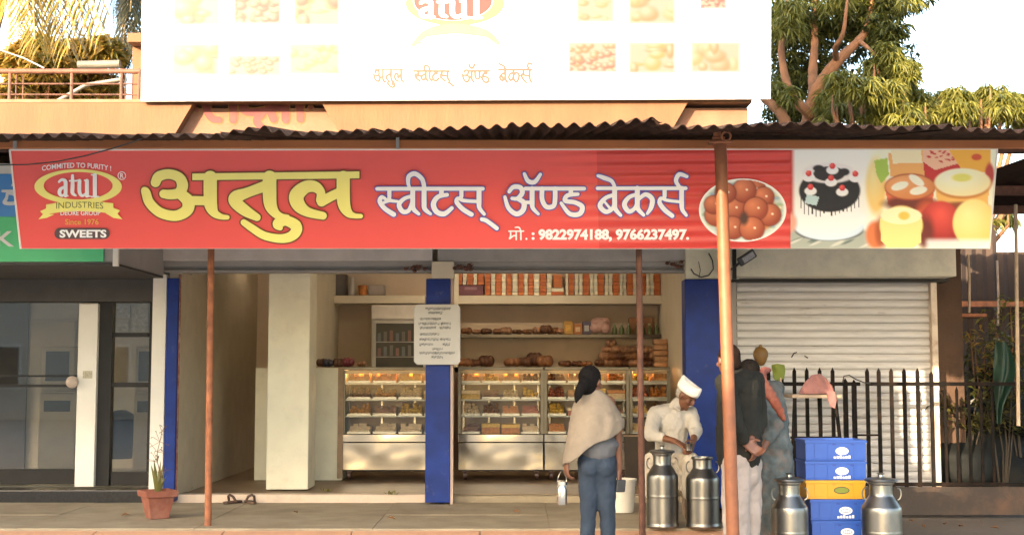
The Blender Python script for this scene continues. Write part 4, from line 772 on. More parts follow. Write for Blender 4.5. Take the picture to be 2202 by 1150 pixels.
# ------------------------------------------------------------------ iron fence and gate
YF = 12.5
def fence(nm, lb, xs_, x0, x1, plate):
    t = thing(nm, lb, 'fence', tuple(P((x0 + x1) / 2, 1108, YF)))
    for x, w_, top in xs_:
        a = P(x, 1098, YF); zt_ = P(x, top, YF).z; h = w_ / 2 / F0 * YF; m = MB(); m.box(a.x - h, a.x + h, YF - h, YF + h, .19, zt_ - .04); m.add([(a.x - h, YF - h, zt_ - .04), (a.x + h, YF - h, zt_ - .04), (a.x + h, YF + h, zt_ - .04), (a.x - h, YF + h, zt_ - .04), (a.x, YF, zt_)], [(0, 1, 4), (1, 2, 4), (2, 3, 4), (3, 0, 4)]); m.build('bar', BLACKI, t)
    for y in (825, 1040): m = MB(); a = P(x0, y, YF); c = P(x1, y, YF); m.box(a.x, c.x, YF - .035, YF - .02 if y == 825 else YF - .02, a.z - .018, a.z + .018); m.build('rail', BLACKI, t)
    if plate: m = MB(); m.pbox(x0, x1, 1046, 1106, YF - .03, .008); m.build('kick_plate', M('rusty_brown_plate', (.03, .02, .015), .7, var=.25, scale=3, dirt=(.11, .05, .025), dirtamt=.6, dscale=3, bump=.2), t)
    return t
fence('iron_fence', 'spiked black iron fence behind the blue crates and the tall stool', [(x, 7, 789) for x in (1582, 1609, 1634, 1657, 1686, 1713, 1740, 1768, 1796)] + [(1823, 9, 812), (1842, 9, 815)], 1575, 1848, True)
t = fence('iron_gate', 'black iron gate with rusty kick plate before the sunlit part of the shutter', [(x, 7, 790 if x < 2000 else 796) for x in (1871, 1896, 1923, 1951, 1980, 2010)] + [(x, 5, 830) for x in (2038, 2064, 2090, 2116, 2140)], 1860, 2210, True)
m = MB(); m.tube([P(x, y, YF - .05) for x, y in ((1812, 822), (1815, 808), (1826, 806), (1840, 815), (1858, 822), (1872, 824))], .006, 6); tag(m.build('bent_wire', BLACKP, smooth=True), 'loop of black wire on the rail between fence and gate', 'wire')
m = MB(); m.pbox(1838, 1890, 933, 937, YF - .08, .03); tag(m.build('gate_bolt', BLACKI), 'short horizontal bolt bar on the iron gate', 'bolt')
# things on the fence
gd = thing('gourd', 'brown round gourd with a stub stem stuck on a fence spike', 'gourd', tuple(P(1636, 785, 12.45)))
MB().lathe([(.0, -.0), (.03, .01), (.055, .05), (.072, .1), (.068, .14), (.045, .172), (.018, .185), (.012, .205), (.0, .207)], P(1636, 787, 12.45), 20).build('gourd_body', M('gourd_brown', (.17, .09, .024), .55, var=.25, scale=12, bump=.2), gd, smooth=True)
def cloth_heap(name, lb, px, py, Y, spec, mt):
    mb = MB()
    for (dx, dy, dz, rx_, rz_) in spec: mb.ell(P(px + dx, py + dy, Y + dz), rx_, .05, rz_, 12, 8)
    tag(blob(mb, name, mt, vox=.012, sm=3, disp=.07, dscale=.055), lb, 'cloth')
def drape(name, lb, pts, Y, amp, mt, seed, parent=None):
    xs_, ys_ = [p[0] for p in pts], [p[1] for p in pts]; V, F = ink([('p', pts)], 0, 1.6, False); rng = np.random.RandomState(seed); fr = rng.uniform(.12, .35, 6); ph = rng.uniform(0, 6, 6); an = rng.uniform(-.9, .9, 6); mb = MB()
    mb.add([P(x, y, Y + amp * sum(math.sin(fr[i] * (x * math.cos(an[i]) + y * math.sin(an[i])) + ph[i]) for i in range(6)) / 3) for x, y in V], F); o = mb.build(name, mt, parent, smooth=2, fix=False); md = o.modifiers.new('thick', 'SOLIDIFY'); md.thickness = .005; return tag(o, lb, 'cloth') if lb else o
LIMEC = M('lime_cloth', (.17, .21, .04), .85, var=.15)
drape('lime_cloth', 'bright lime green rag hung over a fence spike beside the gourd', [(1659, 784), (1672, 782), (1687, 784), (1688, 798), (1686, 812), (1678, 818), (1668, 820), (1663, 812), (1661, 798)], 12.43, .02, LIMEC, 3)
if 0: cloth_heap('lime_cloth', 'bright lime green rag hung over a fence spike beside the gourd', 1674, 800, 12.44, [(0, -6, 0, .05, .05), (-4, 5, 0, .05, .05), (4, 12, .01, .04, .05), (8, 0, 0, .035, .06)], M('lime_cloth', (.24, .34, .03), .85, var=.15))
limeo = [o for o in col.objects if o.name == 'lime_cloth'][0]
(MB().tube([P(1679, 812, 12.38), P(1680, 850, 12.38), P(1679, 872, 12.4)], .007, 6).build('cord', M('pale_pink_cord', (.5, .33, .28), .8), limeo, smooth=True))
# ------------------------------------------------------------------ tall stool with a pink cloth
YS = 11.7
st = thing('tall_stool', 'tall black metal stool with a worn wooden top behind the blue crates', 'stool', tuple(P(1750, 1130, YS)))
m = MB(); a = P(1697, 852, YS); c = P(1803, 852, YS); m.box(a.x, c.x, YS - .12, YS + .28, a.z - .012, a.z + .018); m.build('seat', M('worn_pale_wood', (.25, .19, .14), .7, var=.2, stretch=(1, 8, 1)), st, bev=.006)
for x0, x1, yy in ((1704, 1692, -.1), (1722, 1716, .24), (1790, 1822, -.1), (1775, 1788, .24)): m = MB(); p = P(x0, 858, YS); q = P(x1, 1080, YS); m.tube([(p.x, YS + yy, a.z - .01), (q.x, YS + yy * 1.1, .12)], .017, 8); m.build('leg', BLACKI, st)
m = MB(); m.tube([P(1700, 940, YS - .1), P(1806, 940, YS - .1)], .01, 8); m.build('stretcher', BLACKI, st)
PKC = M('dusty_pink_cloth', (.25, .115, .11), .9, var=.2, scale=8, bump=.2)
pkm = MB()
for (dx, dy, dz, rx_, rz_) in ((-22, 4, 0, .07, .03), (-4, -2, .02, .06, .05), (10, -4, 0, .06, .05), (22, 2, .03, .05, .04), (2, 8, .05, .11, .025)): pkm.ell(P(1757 + dx, 835 + dy, YS + .1 + dz), rx_, .07, rz_, 12, 8)
pko = tag(blob(pkm, 'pink_cloth', PKC, vox=.010, sm=2, disp=.06, dscale=.045), 'crumpled dusty pink cloth lying on top of the tall stool', 'cloth')
drape('cloth_fold', None, [(1716, 846), (1730, 822), (1745, 806), (1762, 803), (1776, 812), (1788, 828), (1796, 848), (1770, 846), (1742, 847)], YS + .0, .02, PKC, 5, pko)
drape('cloth_fold', None, [(1776, 838), (1795, 842), (1799, 858), (1796, 878), (1786, 874), (1780, 858)], YS - .135, .012, PKC, 8, pko)

# ------------------------------------------------------------------ crates
CB = M('blue_crate_plastic', (.014, .075, .36), .42, var=.08, dirt=(.05, .08, .25), dirtamt=.3); CBD = M('blue_slot_shade', (.012, .045, .28), .5); CY = M('yellow_crate_plastic', (.52, .26, .010), .42, var=.08, dirt=(.4, .2, .05), dirtamt=.3); CYD = M('yellow_slot_shade', (.45, .2, .015), .5)
EMB = M('crate_emblem_white', (.75, .75, .75), .5, var=.05); EMG = M('crate_emblem_grey', (.30, .33, .40), .5); EGR = M('crate_label_olive', (.16, .20, .02), .5)
def crate(x0, x1, yt, yb, Y, mt, mr_, label, yellow=False, sh=0):
    a = P(x0, yb, Y); c = P(x1, yt, Y); W, D, H = c.x - a.x, .36, c.z - a.z; t = thing('crate', label, 'crate', ((a.x + c.x) / 2, Y, a.z), 'stacked plastic crates'); X0, Z0 = a.x, a.z
    m = MB(); th = .012; H2 = H - .002
    m.box(X0, X0 + W, Y, Y + D, Z0, Z0 + th); m.box(X0, X0 + W, Y, Y + th, Z0 + th, Z0 + H2); m.box(X0, X0 + W, Y + D - th, Y + D, Z0 + th, Z0 + H2); m.box(X0, X0 + th, Y + th, Y + D - th, Z0 + th, Z0 + H2); m.box(X0 + W - th, X0 + W, Y + th, Y + D - th, Z0 + th, Z0 + H2); m.build('crate_body', mt, t, bev=.003)
    m = MB(); m.box(X0 - .006, X0 + W + .006, Y - .007, Y - .0005, Z0 + H2 - .022, Z0 + H2 - .002); m.box(X0 - .007, X0 - .0005, Y, Y + D, Z0 + H2 - .022, Z0 + H2 - .002); m.box(X0 + W * .36, X0 + W * .385, Y - .005, Y - .0005, Z0 + .004, Z0 + H2 - .023); m.box(X0 + W * .8, X0 + W * .815, Y - .005, Y - .0005, Z0 + .004, Z0 + H2 - .023); m.box(X0 + W * .14, X0 + W * .15, Y - .005, Y - .0005, Z0 + .004, Z0 + H2 - .023); m.box(X0, X0 + W, Y - .004, Y - .0005, Z0, Z0 + .006); m.build('rim', mt, t, bev=.0015)
    m = MB()
    for f in (.44, .74): m.box(X0 + W * f, X0 + W * (f + .06), Y - .0015, Y - .0003, Z0 + H2 - .04, Z0 + H2 - .026)
    m.build('handle_slot', mr_, t)  # flat plates, the shade inside the slots is put into their darker colour
    ex, ez = X0 + W * .60, Z0 + H * .46; m = MB()
    def oval(rx_, rz_, dy, mm, nm): q = MB(); q.add([(ex + rx_ * math.cos(i * .3927), Y - dy, ez + rz_ * math.sin(i * .3927)) for i in range(16)], [tuple(range(16))]); q.build(nm, mm, t, fix=False)
    if yellow: oval(.062, .028, .0025, BLACKP, 'emblem'); oval(.056, .022, .0032, EGR, 'emblem')
    else:
        oval(.052, .03, .0025, EMB, 'emblem'); oval(.04, .018, .0032, EMG, 'emblem'); q = MB()
        for i in range(6): q.box(ex - .066 + i * .023, ex - .05 + i * .023, Y - .003, Y - .0008, ez - .058, ez - .042 + .004 * (i % 3))
        q.build('emblem', EMB, t)
        q = MB()
        for i in range(4): q.box(ex - .028 + i * .0155, ex - .019 + i * .0155, Y - .0042, Y - .0034, ez - .008, ez + .008 + .004 * (i in (1, 3)))
        q.build('emblem', EMB, t)
crate(1733, 1862, 945, 989.5, 10.3, CB, CBD, 'bright blue plastic crate, topmost of the stack behind the milk cans')
crate(1733, 1862, 990, 1031, 10.3, CB, CBD, 'bright blue plastic crate lying directly on the yellow crate')
crate(1734, 1860, 1031.5, 1072, 10.3, CY, CYD, 'yellow plastic crate in the middle of the blue crate stack', True)
crate(1744, 1868, 1072.5, 1118, 10.29, CB, CBD, 'bright blue plastic crate directly under the yellow crate')
crate(1747, 1872, 1118.5, 1164, 10.28, CB, CBD, 'bright blue crate lowest in view at the bottom edge of the photo')
crate(1747, 1872, 1164.5, 1206, 10.28, CB, CBD, 'bright blue crate on the ground under the whole stack')
# ------------------------------------------------------------------ milk cans
CAN = M('milk_can_steel', (.24, .235, .22), .36, 1, var=.2, dirt=(.12, .115, .10), dirtamt=.6, dscale=7, scale=4, bump=.08, bscale=5, stretch=(1, 1, .4))
def can(cx, yb, Y, R_, zb, h, lid, lb, rings=True):
    c = P(cx, 1000, Y); c = Vector((c.x, Y, zb)); t = thing('milk_can', lb, 'milk can', tuple(c), 'steel milk cans'); b_ = h * .69
    MB().lathe([(R_ * .9, 0), (R_ * .97, .004), (R_ * 1.02, .012), (R_ * 1.02, .03), (R_ * .985, .036), (R_ * .985, .046), (R_ * .985, b_ * .58), (R_ * .985, b_ * .6), (R_ * .993, b_ * .61), (R_ * .993, b_ * .63), (R_ * .985, b_ * .64), (R_ * .985, b_ * .66), (R_ * .985, b_ - .03), (R_ * .98, b_ - .004), (R_ * .955, b_ + .012), (R_ * .93, b_ + .018), (R_ * .62, h * .825), (R_ * .575, h * .842), (R_ * .56, h * .86), (R_ * .56, h * .96), (R_ * .63, h * .968), (R_ * .65, h * .98), (R_ * .64, h), (R_ * .54, h), (R_ * .5, h * .9), (0, h * .5)], c, 40).build('can_body', CAN, t, smooth=True)
    if lid: MB().lathe([(R_ * .56, h * .985), (R_ * .80, h + .001), (R_ * .82, h + .008), (R_ * .78, h + .018), (R_ * .36, h + .028), (R_ * .15, h + .032), (R_ * .13, h + .05), (R_ * .2, h + .06), (0, h + .063)], c, 32).build('lid', CAN, t, smooth=True)
    for s_ in (-1, 1):
        q = c + Vector((s_ * R_ * .74, -.01, h * .86)); MB().tube([q + Vector((s_ * (.005 + .028 * math.sin(a_)), -.01, .045 * math.cos(a_))) for a_ in [math.pi * i / 8 for i in range(9)]] , .006, 6).build('handle', CAN, t, smooth=True)
can(1424, 1125, 11.0, .133, .241, .62, True, 'steel milk can with a knobbed lid right beside the dark slim post')
can(1510, 1125, 11.0, .140, .241, .585, False, 'open steel milk can without a lid, in front of the man in the white cap')
can(1696, 1165, 9.95, .140, .052, .66, True, 'lidded steel milk can left of the crate stack, near the man in the dark jacket')
can(1893, 1165, 9.95, .152, .052, .66, True, 'lidded steel milk can right of the crate stack, in front of the iron gate')
# ------------------------------------------------------------------ glass sweet counters (lit inside) and what they hold
LAMP = Memit('warm_tube', (1, .55, .22), 4.0); CHROME = M('counter_chrome', (.36, .33, .28), .25, 1, var=.05); MIRR = M('counter_back', (.20, .12, .07), .3, .1, var=.1); SHG = M('pale_glass_edge', (.45, .42, .35), .2, var=.1)
TRAY = M('tray_steel', (.26, .24, .21), .35, 1)
SWC = [M('sweet_orange', (.50, .17, .035), .5, var=.3, scale=30), M('sweet_yellow', (.60, .34, .06), .5, var=.25, scale=30), M('sweet_cream', (.62, .43, .25), .5, var=.2, scale=30), M('sweet_brown', (.20, .075, .03), .5, var=.3, scale=30), M('sweet_red', (.34, .085, .04), .5, var=.3, scale=30), M('sweet_amber', (.46, .20, .05), .5, var=.3, scale=30)]
SWN = ['orange', 'yellow', 'cream', 'dark brown', 'reddish', 'amber']
YD = 14.9; CPOST = M('dull_post_metal', (.13, .115, .085), .4, .5, var=.2)
def display(x0, x1, label, contents):
    t = thing('display_counter', label, 'display counter', tuple(P((x0 + x1) / 2, 1030, YD)), 'glass display counters')
    MB().pbox(x0, x1, 951, 1010, YD, .62).build('base_panel', STEELW, t, bev=.004)
    MB().pbox(x0 - 1, x1 + 1, 933, 950, YD - .012, .64).build('base_band', STEELW, t, bev=.006)
    MB().pbox(x0 + 1, x1 - 1, 1005, 1012, YD + .03, .56).build('under_frame', DKFRAME, t)
    MB().pbox(x0, x1, 789, 795, YD - .01, .62).build('top_deck', CPOST, t, bev=.003)
    MB().pbox(x0 + 4, x1 - 4, 797, 931, YD + .60, .012).build('back_panel', MIRR, t)
    for f in (.06, .36, .66, .94): MB().pbox(x0 + (x1 - x0) * f - 2, x0 + (x1 - x0) * f + 2, 797, 931, YD + .58, .015).build('back_post', CHROME, t)
    for x in (x0 + 2, x1 - 2): MB().pbox(x - 3, x + 3, 795.5, 932, YD + .004, .02).build('corner_post', CPOST, t)
    for i, y in enumerate((823, 858, 893)): MB().pbox(x0 + 6, x1 - 6, y, y + 3.4, YD + .05 - .012 * i, .5).build('glass_shelf', SHG, t)
    MB().pbox(x0 + 6, x1 - 6, 796, 931, YD - .006, .005).build('front_glass', GLASS, t)
    m = MB(); a = P(x0 + 10, 800, YD + .3); c = P(x1 - 10, 800, YD + .3); m.tube([a, c], .012, 8); m.build('lamp_tube', LAMP, t)
    MB().pbox(x0 + 6, x1 - 6, 796, 803, YD + .03, .015).build('lamp_cover', M('lamp_cover_cream', (.5, .34, .18), .4), t)
    for x in (x0 + 14, x1 - 14):
        m = MB(); c = P(x, 1021, YD + .06); m.tube([c + Vector((-.018, 0, .0)), c + Vector((.018, 0, 0))], .044, 16); m.obox(c + Vector((0, .01, .05)), (.022, 0, 0), (0, .03, 0), (0, 0, .02)); m.build('caster', M('caster_dark', (.07, .03, .025), .4), t)
        m = MB(); c = P(x, 1021, YD + .52); m.tube([c + Vector((-.018, 0, -.0)), c + Vector((.018, 0, 0))], .044, 16); m.build('caster', BLACKP, t)
    rs = random.Random(int(x0)); ns = 4 if x1 - x0 > 120 else 2; items = []
    for lev in range(4):
        for sl in range(ns):
            items.append((.03 + .94 * sl / ns + .01, .03 + .94 * (sl + 1) / ns - .012, lev, rs.choice(['pile', 'square', 'square', 'box', 'pile']) if lev else rs.choice(['square', 'pile']), rs.choice([0, 0, 1, 1, 2, 2, 3, 3, 4, 5] if lev < 3 else [0, 1, 2, 2, 3, 4]), ('far left', 'centre left', 'centre right', 'far right')[sl] if ns == 4 else ('left', 'right')[sl]))
    for (f0, f1, lev, kind, ci, side) in items:
        ybase = (823, 858, 893, 932)[lev]; xa = x0 + (x1 - x0) * f0; xb = x0 + (x1 - x0) * f1; Y = YD + .10 - .012 * lev
        a = P(xa, ybase, Y); c = P(xb, ybase, Y); w = c.x - a.x
        where = ('top shelf', 'second shelf', 'third shelf', 'floor')[lev]
        cname = {'L': 'left', 'M': 'middle', 'R': 'right'}[label[-1]] if label[-1] in 'LMR' else ('counter left of the pillar' if x0 < 800 else 'counter right of the pillar' if x0 < 1100 else 'counter behind the woman' if x0 < 1300 else 'narrow end counter')
        if kind == 'box':
            tt = thing('sweet_box', '%s sweet box, %s of the %s, %s' % (SWN[ci], side, where, cname), 'box', tuple(a)); hh = rs.uniform(.07, .125)
            MB().box(a.x, c.x, Y, Y + .22, a.z + .002, a.z + hh * .6).build('box_body', SWC[ci], tt, bev=.004); MB().box(a.x - .003, c.x + .003, Y - .003, Y + .223, a.z + hh * .6 + .001, a.z + hh).build('lid', SWC[(ci + 1) % 3], tt, bev=.004)
        else:
            tt = thing('sweet_tray', 'tray of %s sweets, %s of the %s, %s' % (SWN[ci], side, where, cname), 'tray', tuple(a))
            m = MB(); m.box(a.x, c.x, Y, Y + .32, a.z + .002, a.z + .010); m.box(a.x, c.x, Y - .004, Y - .0005, a.z + .002, a.z + .026); m.build('tray', TRAY, tt)
            m = MB(); rows = 3; nn = max(3, int(w / .045))
            for r_ in range(rows):
                for i in range(nn):
                    for l_ in range((rs.randint(2, 4) if kind == 'pile' else rs.randint(2, 3)) if r_ else (2 if kind == 'pile' else 1)):
                        q = Vector((a.x + .02 + (w - .04) * (i + .5) / nn + random.uniform(-.006, .006), Y + .05 + r_ * .1 + random.uniform(-.01, .01), a.z + .028 + l_ * .03)); s_ = random.uniform(.021, .028)
                        if kind == 'square': m.obox(q, (s_, .004 * random.uniform(-1, 1), 0), (0, s_, 0), (0, 0, s_ * .75))
                        else: m.ell(q, s_, s_, s_ * .85, 8, 6)
            m.build('sweets', SWC[ci], tt, smooth=(kind != 'square'))
display(737, 972, 'glass sweet counter with dented steel base left of the blue centre pillar', [(.02, .2, 0, 'pile', 2), (.22, .5, 0, 'square', 0), (.52, .76, 0, 'square', 1), (.3, .55, 1, 'box', 1), (.58, .78, 1, 'square', 3), (.05, .26, 1, 'square', 2), (.28, .52, 2, 'box', 1), (.56, .78, 2, 'square', 3), (.22, .44, 3, 'box', 2), (.46, .76, 3, 'box', 0)])
display(986, 1168, 'glass sweet counter with dented steel base right of the blue centre pillar', [(.06, .3, 0, 'square', 2), (.34, .6, 0, 'square', 1), (.64, .92, 0, 'square', 0), (.1, .44, 1, 'pile', 0), (.5, .9, 1, 'square', 2), (.1, .46, 2, 'pile', 4), (.52, .86, 2, 'box', 1), (.06, .3, 3, 'pile', 4), (.33, .62, 3, 'square', 2), (.66, .94, 3, 'pile', 1)])
display(1171, 1352, 'glass sweet counter with steel base behind the woman in the shawl', [(.05, .3, 0, 'square', 3), (.4, .64, 0, 'square', 0), (.68, .95, 0, 'square', 2), (.05, .3, 1, 'square', 3), (.5, .95, 1, 'pile', 4), (.05, .32, 2, 'pile', 2), (.6, .95, 2, 'square', 0), (.05, .4, 3, 'pile', 4), (.6, .95, 3, 'square', 1)])
display(1355, 1440, 'narrow end sweet counter behind the man in the white cap', [(.05, .9, 0, 'square', 0), (.05, .9, 1, 'square', 4), (.05, .9, 2, 'pile', 1), (.05, .9, 3, 'square', 2)])
DKC = M('dark_recess_cupboard', (.05, .035, .025), .6); dc = thing('low_cupboard', 'dark low cupboard under the narrow end counter', 'cupboard', tuple(P(1400, 1030, 14.85))); MB().pbox(1344, 1470, 938, 1030, 14.84, .04).build('cupboard_front', DKC, dc); MB().pbox(1342, 1472, 935, 938, 14.82, .06).build('top_board', WOOD, dc)
# cartons on the high shelf: every carton in every stack
OR = [M('orange_carton', (.62, .18, .045), .6, var=.12, island=.2), M('dark_orange_carton', (.52, .13, .035), .6, var=.12)]; WC = [M('ivory_carton', (.80, .72, .54), .6, var=.1), M('grey_ivory_carton', (.68, .63, .48), .6, var=.1)]
def carton_stack(xa, xb, kinds, n, yb=634.5, yt=585, Y=16.6, lab=''):
    a = P(xa, yb, Y); c = P(xb, yt, Y); H = (c.z - a.z) / n
    for i in range(n):
        mt, nm = kinds[i % len(kinds)]; d = random.uniform(-.012, .012); m = MB(); sx = random.uniform(-.003, .003)
        m.box(a.x + .002 + sx, c.x - .002 + sx, Y + d, Y + d + .28, a.z + i * H + .001, a.z + (i + 1) * H - .002)
        o = m.build('carton', mt, None, bev=.002); tag(o, '%s sweet carton packed in a tall stack on the %s' % (nm, lab), 'carton', '%s cartons stacked on the %s' % (nm, lab))
A = [(OR[0], 'orange'), (OR[1], 'orange')]; B = [(WC[0], 'ivory'), (WC[1], 'ivory')]
x = 981; k_ = 0
for wdt, kd in ((14, A), (9, B), (14, A), (9, B), (15, A)): carton_stack(x, x + wdt - 1, kd, 5, yt=586, yb=612, lab='shelf right of the blue pillar'); x += wdt
pk = thing('maroon_carton', 'wide maroon carton lying under short stacks beside the blue pillar', 'carton', tuple(P(1010, 634, 16.58))); MB().pbox(981, 1039, 613, 634.5, 16.58, .3).build('box_body', M('maroon_card', (.16, .045, .06), .6, var=.25, scale=15), pk, bev=.003); MB().pbox(999, 1026, 617, 623, 16.576, .003).build('label', M('faded_maroon_label', (.3, .15, .17), .6), pk)
x = 1043
for wdt, kd in ((13, A), (10, B), (13, A), (10, B), (13, A), (12, B), (13, A), (9, B), (12, A), (13, B), (15, A), (11, B)):
    carton_stack(x, x + wdt - 1, kd, 7, lab='high shelf'); x += wdt
sx_ = x
carton_stack(1190, 1209, [(OR[0], 'orange')], 4, yt=590, yb=618, lab='high shelf'); carton_stack(1186, 1212, [(OR[1], 'orange'), (WC[0], 'ivory')], 2, yt=619, lab='high shelf')
x = 1216
for wdt, kd in ((7, B), (13, A), (9, B), (9, B), (14, A), (9, B), (9, B), (14, A), (9, B), (9, B), (14, A), (8, B), (8, B), (14, A), (9, B), (9, B), (9, A), (9, B), (9, B), (14, A)):
    if x + wdt > 1422: break
    carton_stack(x, x + wdt - 1, kd, 7, lab='high shelf'); x += wdt
for xa, xb, kd in ((679, 689, B), (690, 701, A)): carton_stack(xa, xb, kd, 8, yb=634, yt=588, lab='shelf left of the blue pillar')
o = tag(MB().pbox(708, 745, 590, 634.5, 16.7, .2).build('grey_carton', M('dark_grey_card', (.14, .12, .11), .7), bev=.004), 'dark grey carton beside the left carton stacks', 'carton')
j = thing('clear_jar', 'clear slim jar standing on the left shelf', 'jar', tuple(P(756, 634, 16.65))); MB().lathe([(.04, 0), (.042, .02), (.042, .14), (.03, .17), (.03, .2), (.034, .2), (.034, .23), (0, .23)], P(756, 634.5, 16.65), 18).build('jar_body', M('milky_plastic', (.42, .38, .33), .3), j, smooth=True)
j = thing('orange_tub', 'small orange tub next to the clear jar', 'tub', tuple(P(780, 634, 16.65))); MB().lathe([(.05, 0), (.06, .12), (.062, .125), (.0, .126)], P(780, 634.5, 16.65), 18).build('tub_body', SWC[0], j, smooth=True)
o = tag(MB().pbox(792, 826, 612, 634.5, 16.65, .2).build('parcel', M('grey_wrap', (.36, .30, .26), .6, var=.2), bev=.012), 'grey wrapped parcel in the middle of the left shelf', 'parcel')
# bread and packets on the glass shelf, loaves, snacks above the counters
BR = [M('bread_crust', (.25, .11, .05), .6, var=.3, scale=12), M('dark_bread', (.13, .055, .03), .6, var=.3, scale=12), M('bread_bag', (.36, .19, .11), .45, var=.35, scale=10)]
def lump(nm, x, yb, w, h, Y, mt, lb, cat, grp):
    c = P(x, yb, Y); s_ = Y / F0; mb = MB(); W_, H_ = w * s_, h * s_
    for q in range(3): mb.ell(c + Vector((W_ * (-.27 + .27 * q) * .9, random.uniform(0, .04), H_ * .46)), W_ * .30, .09, H_ * random.uniform(.4, .52), 14, 9)
    mb.v = [(x_, y_, max(z_, c.z + .001)) for x_, y_, z_ in mb.v]
    tag(mb.build(nm, mt, smooth=True), lb, cat, grp)
for i, (x, w, h) in enumerate(((1003, 22, 16), (1025, 20, 12), (1046, 24, 14), (1070, 20, 13), (1088, 26, 17), (1112, 22, 12), (1134, 22, 12), (1156, 20, 17), (1174, 26, 22), (1192, 24, 16), (1205, 16, 14))):
    lump('bread_packet', x, 718.5, w, h, 16.68 + (i % 2) * .08, BR[(i * 2) % 3], 'brown bread packet lying on the dark glass shelf', 'bread packet', 'bread packets on the glass shelf')
def bx(nm, x0, x1, yt, yb, Y, mt, lb, lm=None):
    t = thing(nm, lb, 'packet', tuple(P((x0 + x1) / 2, yb, Y))); MB().pbox(x0, x1, yt, yb, Y, .12).build('box_body', mt, t, bev=.005)
    if lm: MB().pbox(x0 + (x1 - x0) * .2, x1 - (x1 - x0) * .25, yt + (yb - yt) * .3, yb - (yb - yt) * .25, Y - .003, .002).build('label', lm, t)
    return t
bx('snack_packet', 1213, 1232, 690, 718.5, 16.66, M('mustard_pack', (.42, .22, .03), .4, var=.2), 'mustard yellow packet on the glass shelf', SWC[1]); bx('snack_packet', 1234, 1252, 696, 718.5, 16.66, M('orange_pack', (.42, .14, .03), .4, var=.2), 'orange packet between mustard and navy packs', SWC[2]); bx('snack_packet', 1253, 1271, 691, 718.5, 16.67, M('navy_pack', (.06, .045, .10), .4, var=.2), 'navy packet beside the pink bag', M('pale_label', (.4, .4, .4), .5))
pbg = MB(); c = P(1292, 718.5, 16.68)
for q in ((-.07, .08, .07), (.06, .08, .07), (0, .13, .09), (-.05, .16, .05), (.05, .17, .05)): pbg.ell(c + Vector((q[0], 0, q[1])), .075, .06, q[2])
pbg.v = [(a_, b_, max(d_, c.z + .002)) for a_, b_, d_ in pbg.v]; tag(blob(pbg, 'pink_bag', M('pink_plastic_bag', (.50, .30, .26), .35, var=.2, scale=20), vox=.012, disp=.02, dscale=.05), 'pale pink plastic bag on the glass shelf', 'bag')
for i in range(7):
    x = 1322 + i * 15
    if 1362 < x < 1372: x += 4
    j = thing('green_bottle', 'short green bottle in the row below the brown cartons', 'bottle', tuple(P(x, 718.5, 16.66)), 'green bottles on the glass shelf'); MB().lathe([(.028, 0), (.03, .01), (.03, .075), (.014, .1), (.013, .12)], P(x, 718.5, 16.66), 12).build('bottle_body', M('green_bottle_glass', (.09, .12, .04), .25, var=.3), j, smooth=True); MB().lathe([(.016, .121), (.016, .14), (0, .14)], P(x, 718.5, 16.66), 12).build('cap', M('cap_pale', (.35, .36, .25), .4), j)
for x0, x1 in ((1353, 1378), (1379, 1404)): bx('brown_carton', x0, x1, 683, 718.5, 16.78, BR[0], 'plain brown carton standing behind the green bottles, %s one' % ('left' if x0 < 1370 else 'right'))
for i, (x, w, h) in enumerate(((998, 30, 20), (1022, 24, 18), (1046, 32, 26), (1102, 36, 20), (1128, 30, 22), (1150, 34, 34), (1172, 34, 26), (1215, 28, 14), (1240, 26, 14), (1262, 24, 13))):
    lump('snack_bag', x, 788, w, h, 16.6 + (i % 3) * .07, BR[1 if i % 3 else 0], 'dark brown snack bag heaped on the counter at the back', 'snack bag', 'snack bags on the back counter')
for i in range(22):
    r_ = i // 7; x = 1290 + (i % 7) * 18 + r_ * 8; 
    if x > 1408: continue
    lump('bread_packet', x, 788 - r_ * 14, 22, 18, 16.62 + random.uniform(0, .1), BR[(i + 1) % 3 if r_ < 2 else 2], 'packed bread in the big heap beside the loaf stack', 'bread packet', 'bread heap on the back counter')
for r_ in range(5):
    for q in range(2):
        x0 = 1407 + q * 31; yb = 789 - r_ * 12.2; m = MB(); m.pbox(x0 + random.uniform(-1, 1), x0 + 29, yb - 11.6, yb, 15.9 + random.uniform(-.02, .02), .22)
        tag(m.build('bread_loaf', M('loaf_bag', (.46, .24, .12), .45, var=.3, scale=9), bev=.022, smooth=True), 'wrapped bread loaf in the two column stack at the right wall', 'bread loaf', 'bread loaves stacked at the right wall')
lsd = thing('loaf_stand', 'plain counter end carrying the loaf stack at the right wall', 'counter', tuple(P(1438, 1000, 15.85))); MB().pbox(1404, 1470, 790, 1010, 15.85, .3).build('counter_body', M('tan_counter', (.34, .24, .15), .6), lsd)
